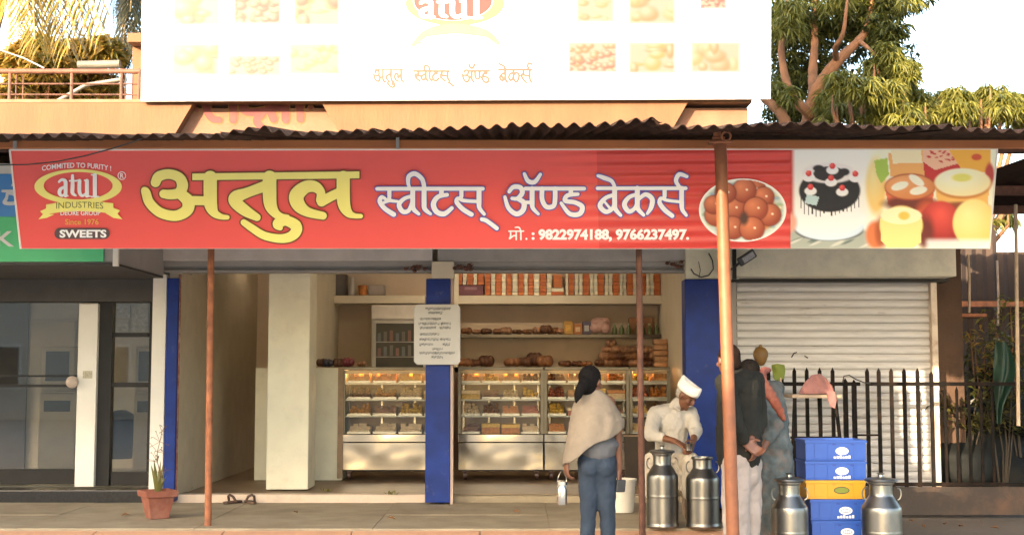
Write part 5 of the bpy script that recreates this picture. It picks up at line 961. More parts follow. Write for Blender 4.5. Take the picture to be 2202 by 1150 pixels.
# chiller with dark glass door
ch = thing('glass_chiller', 'white upright chiller with dark glass door behind the whiteboard', 'chiller', tuple(P(860, 1000, 16.3)))
MB().pbox(798, 915, 655, 1000, 16.34, .5).build('cabinet', M('chiller_white', (.52, .48, .43), .4, var=.05), ch, bev=.01); MB().pbox(799, 914, 656, 686, 16.30, .035).build('header_panel', M('chiller_header', (.60, .55, .5), .35), ch, bev=.006)
MB().pbox(803, 913, 689, 900, 16.31, .025).build('door_frame', M('chiller_grey', (.42, .40, .37), .4), ch); MB().pbox(808, 910, 695, 895, 16.30, .008).build('door_glass', M('dark_door_glass', (.025, .027, .032), .15, spec=.06), ch)
for y in (734, 766): MB().pbox(809, 909, y, y + 2, 16.294, .004).build('shelf_line', GREYP, ch)
for i in range(7):
    for y in (734, 766): MB().pbox(812 + i * 13, 819 + i * 13, y - 18 - (i % 3) * 3, y - 1, 16.296, .002).build('bottle', (M('dim_bottle', (.07, .06, .055), .4), M('dim_red_bottle', (.13, .04, .035), .4), M('dim_blue_bottle', (.05, .07, .09), .4))[(i + int(y)) % 3], ch)
o = tag(MB().pbox(681, 693, 680, 733, 16.9, .06).build('wall_calendar', M('wall_calendar_brown', (.24, .12, .03), .5, var=.5, scale=18)), 'narrow brown hanging calendar on the back wall beside the cream pillar', 'calendar')
for i, (x, w, h, mt) in enumerate(((690, 18, 20, BR[1]), (706, 22, 18, M('navy_bag', (.05, .05, .075), .5)), (728, 24, 20, BR[1]), (748, 26, 22, M('maroon_bag', (.17, .03, .04), .5)), (778, 20, 14, BR[0]))):
    lump('packet_pile', x, 788.5, w, h, 14.98, mt, 'dark packet lying on the cream counter top', 'packet', 'packets on the cream counter')
# ------------------------------------------------------------------ whiteboard, floodlight, cables
wb = thing('whiteboard', 'white menu board with handwriting hung on the blue centre pillar', 'whiteboard', tuple(P(940, 780, 12.85)))
mpo = plane_map(Vector((0, 12.86, 2)), (0, -1, 0)); rr = lambda x0, x1, y0, y1, r_: [(x0 + r_, y0), (x1 - r_, y0), (x1, y0 + r_), (x1, y1 - r_), (x1 - r_, y1), (x0 + r_, y1), (x0, y1 - r_), (x0, y0 + r_)]
MB().prism([P(x, y, 12.86) for x, y in rr(890, 990, 654, 784, 7)], (0, .022, 0)).build('board', M('board_grey_white', (.44, .44, .43), .35, var=.06, dirt=(.34, .35, .36), dirtamt=.5), wb, bev=.005)
lines = []; rng = random.Random(4)
for y, spans in ((662, [(915, 968)]), (671, [(921, 952)]), (684, [(903, 948)]), (694, [(900, 940), (948, 968)]), (703, [(903, 938), (945, 968)]), (717, [(903, 942)]), (728, [(902, 940), (946, 968)]), (739, [(902, 930), (952, 968)]), (749, [(930, 948)]), (757, [(902, 976)]), (766, [(928, 950)])):
    for a_, b2 in spans:
        x = a_
        while x < b2:
            w = rng.uniform(4, 7); pts = [(x, y, .45), (x + w * .2, y + rng.uniform(2, 5), .55), (x + w * .5, y + rng.uniform(-1, 2), .5), (x + w * .7, y + rng.uniform(2, 5), .55), (x + w * .8, y - rng.uniform(0, 2.5), .45)]
            lines.append(S(pts, 3)); x += w * 1.05
        lines.append(S([(a_, y - .5, .4), (b2, y - .8, .4)]))
lay('handwriting', ink(lines, -.05, .6), mpo, .004, M('marker_dark', (.13, .14, .15), .5), wb)
fl = thing('floodlight', 'black tilted floodlight on the cream wall above the shutter', 'lamp', tuple(P(1600, 556, 12.6)))
c = P(1606, 554, 12.5); ax = Vector((math.cos(R(33)), 0, math.sin(R(33)))); az = Vector((-math.sin(R(33)), 0, math.cos(R(33)))); ay = Vector((0, 1, 0)); tl = (ay * .95 + az * .3).normalized(); up = (az * .95 - ay * .3).normalized()
MB().obox(c, ax * .095, tl * .02, up * .045).build('lamp_body', BLACKP, fl, bev=.016); MB().obox(c - tl * .0215 + ax * .012, ax * .062, tl * .001, up * .028).build('lamp_glass', M('lamp_glass_grey', (.25, .24, .25), .2, var=.2, scale=60), fl)
m = MB(); m.tube([c - ax * .08, c - ax * .13 + Vector((0, .1, -.02)), c - ax * .13 + Vector((0, .25, -.02))], .012, 8); m.build('arm', BLACKP, fl)
m = MB(); m.tube([P(x, y, 12.93) for x, y in ((1524, 544), (1532, 560), (1534, 578), (1524, 592), (1508, 596), (1492, 588), (1486, 578))], .006, 6); m.tube([P(x, y, 12.94) for x, y in ((1502, 562), (1506, 580), (1503, 598))], .003, 6)
tag(m.build('wall_cable', BLACKP, smooth=True), 'black cable loop on the cream wall above the right blue pillar', 'cable')
m = MB(); m.box(P(1574, 560, 12.66).x, P(1582, 560, 12.66).x, 12.62, 12.66, P(1578, 600, 12.64).z, P(1578, 535, 12.64).z); tag(m.build('dark_bracket', DKFRAME), 'dark upright bracket behind the thick orange post', 'bracket')
def lights_string(x0, x1, y, n, Y, lb):
    m = MB(); random.seed(int(x0)); 
    for i in range(n): c = P(random.uniform(x0, x1), y + random.uniform(-5, 6), Y); m.ell(c, .022, .02, .018, 8, 6); m.tube([c, c + Vector((.03, 0, .02))], .004, 5)
    tag(m.build('wire_bundle', DARKRUST, smooth=True), lb, 'wires')
lights_string(868, 914, 578, 9, 12.95, 'tangled wire bundle under the shutter rail left of the blue pillar'); lights_string(974, 1016, 574, 10, 12.95, 'tangled wire bundle under the shutter rail right of the blue pillar'); lights_string(1428, 1470, 568, 7, 12.95, 'tangled wire bundle near the right blue pillar')
# ------------------------------------------------------------------ pot, slippers, bucket
c = PZ(338, 1113, .243); pt_ = thing('flower_pot', 'square terracotta flower pot with spiky plant beside the left blue pillar', 'flower pot', tuple(c))
def sq(w, z): return [c + Vector(p) for p in ((-w, -w, z), (w, -w, z), (w, w, z), (-w, w, z))]
rot = Matrix.Rotation(R(32), 3, 'Z'); m = MB(); vs_ = []
for w, z in ((.08, 0), (.118, .19), (.138, .19), (.146, .245), (.125, .245), (.108, .19)): vs_ += [c + rot @ (p - c) for p in sq(w, z)]
m.add(vs_, [(3, 2, 1, 0)] + [(i * 4 + k_, i * 4 + (k_ + 1) % 4, i * 4 + 4 + (k_ + 1) % 4, i * 4 + 4 + k_) for i in range(5) for k_ in range(4)] + [(20, 21, 22, 23)]); m.build('pot', TERRA, pt_, bev=.006)
m = MB(); m.lathe([(.0, .2), (.11, .208), (0, .209)], c, 4); m.build('soil', SOIL, pt_)
m = MB()
for i in range(11):
    a_ = random.uniform(0, 6.28); d = Vector((math.cos(a_), math.sin(a_), 0)); b0_ = c + Vector((0, 0, .22)) + d * .02; L = random.uniform(.14, .3); sd = Vector((-d.y, d.x, 0)) * .014; p1 = b0_ + d * L * .2 + Vector((0, 0, L * .6)); p2 = b0_ + d * L * .45 + Vector((0, 0, L)); m.add([b0_ - sd, b0_ + sd, p1 + sd, p1 - sd, p2], [(0, 1, 2, 3), (3, 2, 4)])
m.build('leaf_blade', Mleaf('blade_green', (.10, .12, .03), (.24, .22, .07)), pt_, fix=False)
m = MB(); m2 = MB(); s0 = c + Vector((0, .02, .22)); stem = [s0 + Vector((.02 * math.sin(i * 1.3), 0, i * .09)) for i in range(7)]; m.tube(stem, [.006 - .0007 * i for i in range(7)], 6)
for i in range(26):
    p = stem[random.randint(2, 6)]; e = p + Vector((random.uniform(-.09, .09), random.uniform(-.05, .05), random.uniform(-.05, .09))); m.tube([p, e], .002, 4); leaf(m2, e, (random.uniform(-1, 1), random.uniform(-1, 1), random.uniform(-.6, .6)), random.uniform(.02, .04), .008)
m.build('twig', BARK, pt_); m2.build('dry_leaf', M('dry_leaf', (.07, .055, .04), .8), pt_, fix=False)
for i, (x, y, lb, g_) in enumerate(((701, 1056, 'tiny weed growing out of the step edge below the cream pillar', 1), (843, 1063, 'small weed tuft on the step edge left of the blue centre pillar', 1), (402, 1052, 'small yellowish weed at the foot of the passage wall', 0), (1905, 1046, 'dry weed on the kick plate of the iron gate', 0))):
    c = PZ(x, y, .319) if i < 3 else P(x, y, 12.42); t = thing('weed', lb, 'weed', tuple(c), 'weeds at the foot of the walls'); m = MB()
    for q in range(14): leaf(m, c + Vector((random.uniform(-.05, .05), random.uniform(-.02, .02), 0)), (random.uniform(-1, 1), random.uniform(-.6, .6), random.uniform(.3, 1.2)), random.uniform(.03, .075), .007)
    m.build('foliage', LEAF2 if g_ else LEAF3, t, fix=False)
for i, (x, y) in enumerate(((1965, 1122), (2030, 1126), (2062, 1131), (2110, 1124), (2150, 1136), (1990, 1134), (640, 1103), (852, 1116), (1120, 1101), (260, 1108))):
    c = PZ(x, y, .16 if x > 1900 else .246); m = MB(); d = random.uniform(0, 6); leaf(m, c, (math.cos(d), math.sin(d), .35), .09, .022); tag(m.build('fallen_leaf', M('fallen_leaf_brown', (.16, .075, .03), .8, var=.3), fix=False), 'dry brown fallen leaf on the ground in front of the gate' if x > 1900 else 'dry brown fallen leaf on the grey pavement', 'leaf', 'fallen leaves by the gate' if x > 1900 else 'fallen leaves on the pavement')
SL = M('slipper_brown', (.09, .05, .035), .6, var=.25)
for i, (x, lb) in enumerate(((500, 'brown slipper, left one of the pair on the pavement'), (538, 'brown slipper, right one of the pair on the pavement'))):
    c = PZ(x, 1081, .242); t = thing('slipper', lb, 'slipper', tuple(c), 'pair of brown slippers'); rot = Matrix.Rotation(R(-62 if i else -120), 3, 'Z')
    out = [(-.115, .0), (-.10, -.038), (-.03, -.034), (.04, -.044), (.105, -.032), (.125, 0), (.105, .032), (.04, .044), (-.03, .034), (-.10, .038)]
    MB().prism([c + rot @ Vector((x_, y_, .001)) for x_, y_ in out], (0, 0, .022)).build('sole', SL, t, bev=.006)
    MB().tube([c + rot @ Vector(v) for v in ((.0, -.045, .018), (.03, -.03, .07), (.045, 0, .085), (.03, .03, .07), (.0, .045, .018))], .013, 8).build('strap', SL, t, smooth=True)
c = PZ(1337, 1100, .243); bk = thing('bucket', 'white plastic bucket standing on the pavement beside the woman in the shawl', 'bucket', tuple(c))
MB().lathe([(.105, 0), (.11, .004), (.132, .29), (.142, .292), (.142, .305), (.128, .305), (.1, .01), (0, .008)], c, 28).build('bucket_body', M('white_plastic', (.66, .63, .56), .4, var=.06), bk, smooth=True)
MB().tube([c + Vector((.14 * math.cos(a_), -.06 * math.sin(a_), .285 - .12 * math.sin(a_))) for a_ in [math.pi * i / 12 for i in range(13)]], .004, 6).build('handle', STEEL, bk)
# ------------------------------------------------------------------ people
SKIN = M('brown_skin', (.14, .055, .028), .5, var=.08, scale=12); SKIN2 = M('tan_skin', (.13, .05, .028), .5, var=.08, scale=12); HAIR = M('black_hair', (.008, .007, .007), .8, bump=.5, bscale=30, spec=.06, var=.2, scale=30, stretch=(4, 4, 1)); EYE = M('eye_dark', (.02, .015, .012), .2)
def cap(mb, pts, n=12):                        # chain of (point, radius) with round joints
    for (a, ra), (b_, rb_) in zip(pts[:-1], pts[1:]): mb.tube([a, b_], [ra, rb_], n)
    for p, r_ in pts: mb.ell(p, r_, r_, r_, n, 8)
def frame(f, u):
    f = Vector(f).normalized(); u = Vector(u); u = (u - f * u.dot(f)).normalized(); return f, f.cross(u), u
def head(mb, c, f, u, s=1.):
    f, r_, u = frame(f, u); B = (r_, f, u); c = Vector(c)
    mb.ell(c + u * .028 * s - f * .008 * s, .074 * s, .093 * s, .090 * s, 16, 12, B); mb.ell(c - u * .04 * s + f * .022 * s, .056 * s, .066 * s, .072 * s, 14, 10, B); mb.ell(c - u * .094 * s + f * .062 * s, .022 * s, .02 * s, .018 * s, 8, 6, B)
    mb.tube([c + f * .084 * s + u * .022 * s, c + f * .108 * s - u * .022 * s], [.009 * s, .015 * s], 8); mb.ell(c + f * .104 * s - u * .022 * s, .017 * s, .013 * s, .012 * s, 8, 6, B)
    mb.ell(c + f * .088 * s - u * .056 * s, .024 * s, .012 * s, .010 * s, 8, 6, B); mb.ell(c + f * .080 * s + u * .036 * s, .048 * s, .014 * s, .010 * s, 8, 6, B)
    for q in (-1, 1): mb.ell(c + r_ * q * .076 * s - f * .004 * s, .012 * s, .02 * s, .033 * s, 8, 6, B); mb.ell(c + r_ * q * .04 * s + f * .07 * s - u * .018 * s, .022 * s, .018 * s, .02 * s, 8, 6, B)
    return [c + r_ * q * .031 * s + f * .087 * s + u * .014 * s for q in (-1, 1)]
def hand(mb, wr, d, n, side=1, curl=.5):
    d = Vector(d).normalized(); n = Vector(n); n = (n - d * n.dot(d)).normalized(); l = d.cross(n) * side; wr = Vector(wr)
    for k_ in range(4):
        b0_ = wr + d * .085 + l * (k_ - 1.5) * .0205; cap(mb, [(wr + d * .01 + l * (k_ - 1.5) * .012, .017), (b0_, .012)], 8)
        p = b0_; a_ = curl * .5; L = (.040, .044, .042, .033)[k_]
        for q in range(3):
            dd = d * math.cos(a_) + n * math.sin(a_); e = p + dd * L * (1 - .22 * q); cap(mb, [(p, .0105 - q * .001), (e, .0095 - q * .001)], 8); p = e; a_ += curl * .75
    b0_ = wr + d * .028 - l * .03; k1 = b0_ + (d * .6 - l * .7 + n * .4).normalized() * .042; cap(mb, [(b0_, .014), (k1, .0115), (k1 + (d * .8 - l * .1 + n * .6).normalized() * .032, .0095)], 8)
def foot(mb, an, d, r_=.034): an = Vector(an); d = Vector(d).normalized(); cap(mb, [(an, .042), (an + Vector((0, 0, -.04)) - d * .03, .036), (an + d * .10 + Vector((0, 0, -.055)), .032), (an + d * .17 + Vector((0, 0, -.062)), .024)])
# woman in the shawl
YW_ = 9.7
Q = lambda x, y, d=0: P(x, y, YW_ + d)
wm = thing('person', 'woman in cream shawl and blue jeans seen from behind carrying a small steel can', 'person', (Q(1287, 1000).x, YW_, .05))
hc = Q(1271, 822); hf = Vector((.62, .76, -.12)); m = MB(); ey = head(m, hc, hf, (0, 0, 1), .95)
shl, shr, ell_, elr, wrl, wrr = Q(1252, 868), Q(1308, 866), Q(1243, 925, -.02), Q(1327, 914, .0), Q(1219, 988, -.02), Q(1331, 1012, .02)
cap(m, [(Q(1276, 843), .052), (Q(1279, 862), .06)]); cap(m, [(shl, .055), (Q(1279, 872), .085), (shr, .055)]); cap(m, [(Q(1279, 880), .11), (Q(1282, 930), .09), (Q(1286, 985), .095)])
cap(m, [(shl, .05), (ell_, .038), (wrl, .026)]); cap(m, [(shr, .05), (elr, .038), (wrr, .026)]); hand(m, wrl, (-.05, 0, -1), (.9, .3, 0), 1, .85); hand(m, wrr, (.05, 0, -1), (-.9, .3, 0), -1, .7)
hl, hr = Q(1268, 1000), Q(1300, 1000); kl, kr = Q(1265, 1112, -.01), Q(1306, 1112, .0); al, ar = Vector((Q(1259, 1210).x, YW_ + .02, .13)), Vector((Q(1310, 1210).x, YW_ + .02, .13))
for h_, k_, a_ in ((hl, kl, al), (hr, kr, ar)): cap(m, [(h_, .07), (k_, .05), (a_, .036)]); foot(m, a_, (.1, 1, 0))
bd = blob(m, 'body', SKIN, wm, vox=.0085, sm=2)
m = MB()
for h_, k_, a_, s_ in ((hl, kl, al, -1), (hr, kr, ar, 1)): cap(m, [(h_ + Vector((0, -.012, .03)), .092), (h_ + (k_ - h_) * .45, .078), (k_, .058), (k_ + (a_ - k_) * .4, .057), (a_ + Vector((0, 0, .0)), .048)])
cap(m, [(Q(1285, 950), .115), (Q(1284, 990), .116)]); m.ell(Q(1268, 1002, -.05), .08, .075, .09); m.ell(Q(1301, 1002, -.05), .08, .075, .09)
blob(m, 'jeans', M('blue_denim', (.013, .023, .040), .85, var=.25, scale=9, dirt=(.028, .045, .07), dirtamt=.5, dscale=6, bump=.5, bscale=18), wm, vox=.009, sm=3, disp=.012, dscale=.06)
m = MB(); cap(m, [(Q(1282, 935), .13), (Q(1286, 962), .142)]); m.ell(Q(1303, 955, .0), .10, .13, .06); blob(m, 'shirt', M('grey_shirt', (.085, .085, .092), .8, var=.12), wm, vox=.01, sm=3)
f_, r_, u_ = frame(hf, (0, 0, 1)); m = MB(); m.ell(hc + u_ * .034 - f_ * .022, .082, .092, .093, 18, 12, (r_, f_, u_)); m.ell(hc - u_ * .03 - f_ * .045, .072, .06, .075, 14, 10, (r_, f_, u_))
m.ell(Q(1258, 828, -.09), .045, .045, .05); cap(m, [(Q(1256, 822, -.09), .044), (Q(1248, 838, -.13), .040), (Q(1243, 850, -.145), .03), (Q(1239, 864, -.15), .012)])
whair = blob(m, 'hair', HAIR, wm, vox=.009, sm=3, disp=.008, dscale=.03)
fa = MB(); fa.lathe([(.013, 0), (.013, .02)], Q(1256, 829, -.105), 10); fa.build('hair_tie', BLACKP, whair)
rows = [(838, 1266, 1292), (846, 1252, 1302), (856, 1240, 1314), (870, 1232, 1323), (888, 1228, 1334), (904, 1225, 1343), (922, 1222, 1342), (945, 1218, 1335), (965, 1214, 1325), (986, 1210, 1318)]
def shw(y):
    for (a, l1, r1), (b_, l2, r2) in zip(rows[:-1], rows[1:]):
        if y <= b_: t_ = max(0, (y - a) / (b_ - a)); return l1 + (l2 - l1) * t_, r1 + (r2 - r1) * t_
    return rows[-1][1:]
NA, NR = 72, 34; V = []
for i in range(NR + 1):
    for k_ in range(NA):
        a_ = 2 * math.pi * k_ / NA; ca, sa = math.cos(a_), math.sin(a_); yb = 955 - 30 * ca + (6 if ca < 0 else -4) * abs(ca) + 10 * max(0, -ca) + 3 * math.sin(5 * a_); t_ = i / NR; y = 838 + (yb - 838) * t_; l, r1 = shw(y); cx, wx = (l + r1) / 2, (r1 - l) / 2
        fold = 1 + t_ * (.045 * math.sin(7 * a_ + 2 * t_ + 1) + .03 * math.sin(13 * a_ + 3)) * (1 - .7 * abs(ca)); dep = .06 + .13 * min(1, t_ * 2.2); V.append(P(cx + wx * ca, y, YW_) + Vector((0, dep * sa * fold, 0)))
m = MB(); m.add(V, [(i * NA + k_, i * NA + (k_ + 1) % NA, (i + 1) * NA + (k_ + 1) % NA, (i + 1) * NA + k_) for i in range(NR) for k_ in range(NA)] + [tuple(range(NA))])
sh_ = m.build('shawl', M('cream_wool', (.20, .160, .118), .95, var=.14, scale=9, bump=.7, bscale=13), wm, smooth=2)
md = sh_.modifiers.new('thick', 'SOLIDIFY'); md.thickness = .008; md.offset = -1
m = MB()
for a_ in (al, ar): cap(m, [(a_ + Vector((0, -.03, -.04)), .042), (a_ + Vector((0, .1, -.05)), .038), (a_ + Vector((0, .18, -.055)), .03)])
blob(m, 'shoes', BLACKP, wm, vox=.01)
cc = Q(1209, 1084, -.02); sc_ = thing('carry_can', 'small steel can with wire handle hanging from the left hand of the shawled woman', 'can', tuple(cc))
MB().lathe([(.034, 0), (.036, .004), (.036, .11), (.028, .135), (.026, .14), (.038, .142), (.038, .168), (.02, .174), (0, .175)], cc, 24).build('can_body', STEEL, sc_, smooth=True); MB().tube([cc + Vector((-.034, 0, .13)), cc + Vector((-.03, 0, .2)), cc + Vector((0, .0, .255)), cc + Vector((.03, 0, .2)), cc + Vector((.034, 0, .13))], .0025, 6).build('handle', STEEL, sc_)
c = Q(1334, 1044, -.01); o = tag(MB().obox(c, (.035, .01, 0), (-.005, .018, 0), (.004, 0, .045)).build('pouch', BLACKP, bev=.01), 'small black pouch held in the right hand of the shawled woman', 'pouch')
# man in the white cap, sitting behind the open cans
YO = 11.8; Q = lambda x, y, d=0: P(x, y, YO + d)
om = thing('person', 'old man in white cap and white shirt sitting bent over the open milk can', 'person', (Q(1440, 1000).x, YO, .242))
hc = Q(1475, 851, -.10); hf = Vector((.62, -.58, -.55)); hu = Vector((.38, -.34, 1)); m = MB(); ey = head(m, hc, hf, hu, 1.)
s1, s2 = Q(1409, 889), Q(1484, 890, .02); e1, w1 = Q(1400, 934, -.16), Q(1452, 948, -.36); e2, w2 = Q(1496, 926, -.12), Q(1490, 950, -.32)
cap(m, [(Q(1464, 868, -.05), .055), (Q(1453, 882, .01), .065)]); cap(m, [(s1, .055), (Q(1447, 892, .02), .09), (s2, .055)]); cap(m, [(Q(1446, 905, .03), .12), (Q(1443, 950, .06), .115), (Q(1443, 992, .1), .13)])
cap(m, [(s1, .05), (e1, .04), (w1, .027)]); cap(m, [(s2, .05), (e2, .04), (w2, .027)]); hand(m, w1, (.75, -.35, -.42), (0, .3, -1), -1, .6); hand(m, w2, (-.25, -.75, -.5), (-.8, .2, -.2), 1, .7)
hL, hR, kL, kR = Q(1424, 1000, .06), Q(1462, 1000, .06), Q(1402, 992, -.36), Q(1486, 992, -.36); aL, aR = Vector((kL.x + .02, 11.42, .31)), Vector((kR.x - .02, 11.42, .31))
for h_, k_, a_ in ((hL, kL, aL), (hR, kR, aR)): cap(m, [(h_, .085), (k_, .058), (a_, .038)]); foot(m, a_, (0, -1, 0))
blob(m, 'body', SKIN, om, vox=.0075, sm=2)
m = MB()
for e_ in ey: m.ell(e_, .009, .009, .007, 8, 6)
m.build('eyes', EYE, om, smooth=True)
m = MB(); cap(m, [(s1, .075), (Q(1447, 892, .02), .112), (s2, .075)]); cap(m, [(Q(1446, 905, .03), .145), (Q(1443, 950, .05), .145), (Q(1443, 985, .08), .155)]); cap(m, [(s1, .072), (e1, .062), (e1 + (w1 - e1) * .45, .046)]); cap(m, [(s2, .072), (e2, .06), (e2 + (w2 - e2) * .5, .044)])
KUR = M('white_cotton', (.42, .39, .345), .9, var=.06, scale=7, dirt=(.32, .29, .25), dirtamt=.4, bump=.55, bscale=17); kurta = blob(m, 'shirt', KUR, om, vox=.010, sm=3, disp=.028, dscale=.07)
m = MB(); cap(m, [(Q(1452, 876, -.02), .066), (Q(1458, 868, -.045), .062)]); m.tube([Q(1448, 872, -.1), Q(1463, 884, -.13)], [.016, .008], 8); blob(m, 'collar', KUR, kurta, vox=.009, sm=2)
m = MB()
for h_, k_, a_ in ((hL, kL, aL), (hR, kR, aR)): cap(m, [(h_, .115), (k_, .082), (k_ + (a_ - k_) * .6, .075)])
for i in range(6): cap(m, [(Q(1418 + i * 10, 998, -.12), .07), (Q(1430 + i * 5, 1052, -.32), .035)])
blob(m, 'dhoti', M('ivory_cotton', (.42, .37, .30), .9, var=.08, bump=.15), om, vox=.011, sm=3, disp=.035, dscale=.06)
f_, r_, u_ = frame(hf, hu); m = MB(); m.ell(hc + u_ * .01 - f_ * .035, .079, .075, .07, 14, 10, (r_, f_, u_)); m.v = [v for v in m.v]; blob(m, 'hair', M('grey_hair', (.30, .27, .24), .7, var=.2, scale=40), om, vox=.009, sm=2)
m = MB(); n = 28; V = []
for z_, ex, sd in ((.046, 1.0, 1.0), (.075, 1.03, .98), (.112, 1.03, .72), (.128, .99, .46), (.128, .93, .36), (.108, .5, .12)):
    for k_ in range(n):
        a_ = 2 * math.pi * k_ / n; V.append(hc + r_ * (.086 * sd * math.cos(a_)) + f_ * ((.116 * math.sin(a_)) * ex - .008) + u_ * (z_ + (.016 * abs(math.sin(a_)) ** 3 if z_ > .1 else 0)))
m.add(V, [(i * n + k_, i * n + (k_ + 1) % n, (i + 1) * n + (k_ + 1) % n, (i + 1) * n + k_) for i in range(5) for k_ in range(n)] + [tuple(range(5 * n, 6 * n))]); cp_ = m.build('cap', M('white_cap_cotton', (.80, .77, .72), .85, var=.03), om, smooth=True); md = cp_.modifiers.new('thick', 'SOLIDIFY'); md.thickness = .006
m = MB(); m.ell(hc + f_ * .098 - u_ * .046, .034, .012, .010, 10, 6, (r_, f_, u_)); m.build('moustache', M('grey_moustache', (.25, .22, .2), .8), om, smooth=True)
c = Q(1482, 968, -.46); cu = thing('measuring_cup', 'small shiny steel cup in the hands of the man in the white cap', 'cup', tuple(c)); MB().lathe([(.028, 0), (.032, .06), (.034, .062), (.03, .058), (.026, .006), (0, .005)], c, 20).build('cup_body', STEEL, cu, smooth=True)
c = Q(1443, 1010, .1); ss = thing('low_stool', 'low wooden stool under the man in the white cap', 'stool', (c.x, c.y, .242)); MB().box(c.x - .16, c.x + .16, c.y - .14, c.y + .14, .50, .53).build('seat', WOOD, ss, bev=.006)
for a_ in (-.13, .13):
    for b_ in (-.11, .11): MB().box(c.x + a_ - .018, c.x + a_ + .018, c.y + b_ - .018, c.y + b_ + .018, .242, .499).build('leg', WOOD, ss)
# man in the dark jacket
YM = 9.72; Q = lambda x, y, d=0: P(x - 6, y, YM + d)
mn = thing('person', 'man in dark jacket and pale trousers behind the thick orange post, hands behind back', 'person', (Q(1600, 1000).x, YM, .05))
hc = Q(1572, 776, -.02); hf = Vector((-.38, .92, -.08)); m = MB(); head(m, hc, hf, (0, 0, 1), 1.)
s1, s2 = Q(1566, 824, -.16), Q(1628, 820, .14); e1, w1 = Q(1584, 905, -.24), Q(1608, 950, -.20); e2, w2 = Q(1638, 905, .04), Q(1622, 942, -.14)
cap(m, [(Q(1574, 797), .055), (Q(1584, 815), .065)]); cap(m, [(s1, .06), (Q(1602, 828), .10), (s2, .06)]); cap(m, [(Q(1601, 840), .125), (Q(1602, 920), .125), (Q(1602, 985), .125)])
cap(m, [(s1, .05), (e1, .04), (w1, .027)]); cap(m, [(s2, .05), (e2, .04), (w2, .027)]); hand(m, w1, (.75, -.1, -.55), (.3, -.9, 0), 1, .8); hand(m, w2, (.25, -.2, -.95), (-.6, .6, .2), 1, .7)
hL, hR, kL, kR = Q(1590, 1005, -.07), Q(1612, 1005, .07), Q(1588, 1125, -.08), Q(1614, 1125, .08); aL, aR = Vector((Q(1588, 1225).x, YM - .1, .13)), Vector((Q(1616, 1225).x, YM + .1, .13))
for h_, k_, a_ in ((hL, kL, aL), (hR, kR, aR)): cap(m, [(h_, .09), (k_, .06), (a_, .04)]); foot(m, a_, (-.8, .5, 0))
blob(m, 'body', SKIN2, mn, vox=.008, sm=2)
m = MB(); cap(m, [(s1, .085), (Q(1602, 828), .125), (s2, .085)]); cap(m, [(Q(1596, 838), .165), (Q(1594, 920), .168), (Q(1595, 978), .168)]); cap(m, [(s1, .08), (e1, .066), (e1 + (w1 - e1) * .85, .046)]); cap(m, [(s2, .08), (e2, .066), (e2 + (w2 - e2) * .85, .046)]); cap(m, [(Q(1578, 806), .07), (Q(1588, 822), .085)])
blob(m, 'jacket', M('charcoal_jacket', (.014, .014, .012), .9, var=.2, spec=.2, bump=.6, bscale=15), mn, vox=.010, sm=3, disp=.022, dscale=.09)
m = MB()
for h_, k_, a_ in ((hL, kL, aL), (hR, kR, aR)): cap(m, [(h_ + Vector((0, 0, .04)), .112), (h_ + (k_ - h_) * .5, .108), (k_, .10), (a_, .098)])
cap(m, [(Q(1600, 985), .14), (Q(1600, 1020), .135)]); blob(m, 'trousers', M('pale_cotton', (.30, .25, .225), .9, var=.08, bump=.5, bscale=14), mn, vox=.011, sm=3, disp=.03, dscale=.09)
f_, r_, u_ = frame(hf, (0, 0, 1)); m = MB(); m.ell(hc + u_ * .04 - f_ * .022, .081, .092, .088, 16, 10, (r_, f_, u_)); m.ell(hc - u_ * .01 - f_ * .05, .074, .055, .07, 12, 8, (r_, f_, u_)); blob(m, 'hair', M('dark_brown_hair', (.012, .006, .004), .8, spec=.1, var=.3, scale=30), mn, vox=.009, sm=2, disp=.008, dscale=.03)
m = MB()
for a_ in (aL, aR): d = Vector((-.85, .5, 0)); cap(m, [(a_ + Vector((0, 0, -.04)) - d * .03, .044), (a_ + d * .1 + Vector((0, 0, -.05)), .038), (a_ + d * .18 + Vector((0, 0, -.055)), .03)])
blob(m, 'shoes', BLACKP, mn, vox=.01)
# woman in the floral dress
YG = 10.32; Q = lambda x, y, d=0: P(x, y, YG + d)
gw = thing('person', 'woman in floral dress with orange sash half hidden behind the man in the jacket', 'person', (Q(1655, 1000).x, YG, .05))
hc = Q(1609, 806); hf = Vector((-.55, .8, -.25)); m = MB(); head(m, hc, hf, (0, 0, 1), .95)
s1, s2 = Q(1622, 846, -.12), Q(1666, 838, .1); e1, w1 = Q(1668, 915, -.16), Q(1640, 965, -.22); e2, w2 = Q(1682, 910, .12), Q(1650, 960, .22)
cap(m, [(Q(1618, 826), .05), (Q(1634, 842), .065)]); cap(m, [(s1, .055), (Q(1645, 850), .095), (s2, .055)]); cap(m, [(Q(1648, 860), .12), (Q(1656, 930), .12), (Q(1664, 1000), .13)])
cap(m, [(s1, .05), (e1, .04), (w1, .026)]); cap(m, [(s2, .05), (e2, .04), (w2, .026)]); hand(m, w1, (-.8, .1, -.3), (0, .8, -.3), 1, .5); hand(m, w2, (-.8, .1, -.3), (0, -.8, -.3), -1, .5)
for sg in (-1, 1): h_, k_, a_ = Q(1664 + sg * 14, 1010), Q(1664 + sg * 15, 1110), Vector((Q(1664 + sg * 15, 1200).x, YG, .13)); cap(m, [(h_, .085), (k_, .058), (a_, .038)]); foot(m, a_, (-.5, .8, 0))
blob(m, 'body', SKIN2, gw, vox=.0085, sm=2)
FLO = M('floral_cotton', (.06, .078, .085), .85, var=.45, scale=12, dirt=(.19, .10, .065), dirtamt=.55, dscale=9, detail=3)
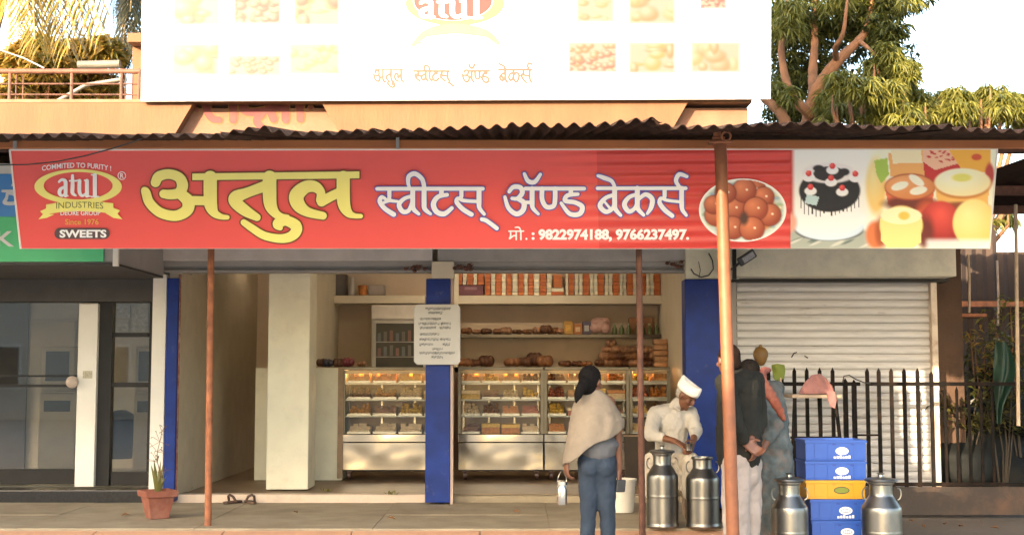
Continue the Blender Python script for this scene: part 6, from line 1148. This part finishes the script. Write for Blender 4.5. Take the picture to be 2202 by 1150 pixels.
m = MB(); cap(m, [(s1, .078), (Q(1645, 850), .12), (s2, .08)]); cap(m, [(Q(1648, 862), .145), (Q(1656, 930), .15), (Q(1666, 990), .15), (Q(1666, 1090), .15), (Q(1666, 1190), .17)]); cap(m, [(s1, .07), (e1, .062), (e1 + (w1 - e1) * .5, .05)]); cap(m, [(s2, .07), (e2, .062), (e2 + (w2 - e2) * .5, .05)])
blob(m, 'dress', FLO, gw, vox=.011, sm=3, disp=.035, dscale=.08)
m = MB()
for i in range(9): t_ = i / 8; rr_ = .022 + .02 * math.sin(3.14 * t_); m.ell(Q(1634 + 50 * t_, 806 + 92 * t_, -.125 - .05 * math.sin(3.14 * t_)), rr_, .03, rr_ * 1.3, 12, 8)
blob(m, 'sash', M('orange_sash', (.20, .05, .028), .85, var=.2, scale=10, dirt=(.5, .25, .2), dirtamt=.4), gw, vox=.010, sm=4, disp=.03, dscale=.05)
m = MB(); m.ell(Q(1646, 796, -.05), .045, .04, .03); m.ell(Q(1636, 812, -.06), .05, .045, .05); blob(m, 'scarf', M('faded_rose_scarf', (.16, .055, .05), .9), gw, vox=.01, sm=3, disp=.02, dscale=.05)
f_, r_, u_ = frame(hf, (0, 0, 1)); m = MB(); m.ell(hc + u_ * .034 - f_ * .02, .082, .092, .092, 16, 10, (r_, f_, u_)); m.ell(hc - u_ * .03 - f_ * .045, .075, .06, .075, 12, 8, (r_, f_, u_)); m.ell(Q(1622, 818, -.07), .05, .04, .05); blob(m, 'hair', HAIR, gw, vox=.009, sm=3, disp=.008, dscale=.03)

# ------------------------------------------------------------------ unseen building added across the street to shade the shop front
ob_ = thing('sun_blocker_building', 'unseen pale three storey building added across the street to shade the shop front', 'building', (-20, -18, .05))
OW = M('sun_blocker_paint', (.58, .52, .44), .8, var=.08, dirt=(.4, .34, .28), dirtamt=.4)
MB().box(-46, -9.2, -24, -14.2, -.2, 9.15).build('wall', OW, ob_)
MB().box(-46, -15.4, -14.45, -14.2, 9.152, 12.1).build('sun_blocker_wall', OW, ob_); MB().box(-14.5, -9.2, -14.45, -14.2, 9.152, 12.1).build('sun_blocker_wall', OW, ob_)  # gap between the added walls lets one sun patch reach the shutter
for i in range(10):
    for j in range(3):
        x0 = -44 + i * 3.4; z0 = 1.0 + j * 2.9; w_ = MB().box(x0, x0 + 1.5, -14.19, -14.12, z0, z0 + 1.4).build('window', WHITEP, ob_); MB().box(x0 + .08, x0 + 1.42, -14.118, -14.10, z0 + .08, z0 + 1.32).build('pane', BLACKG, w_)
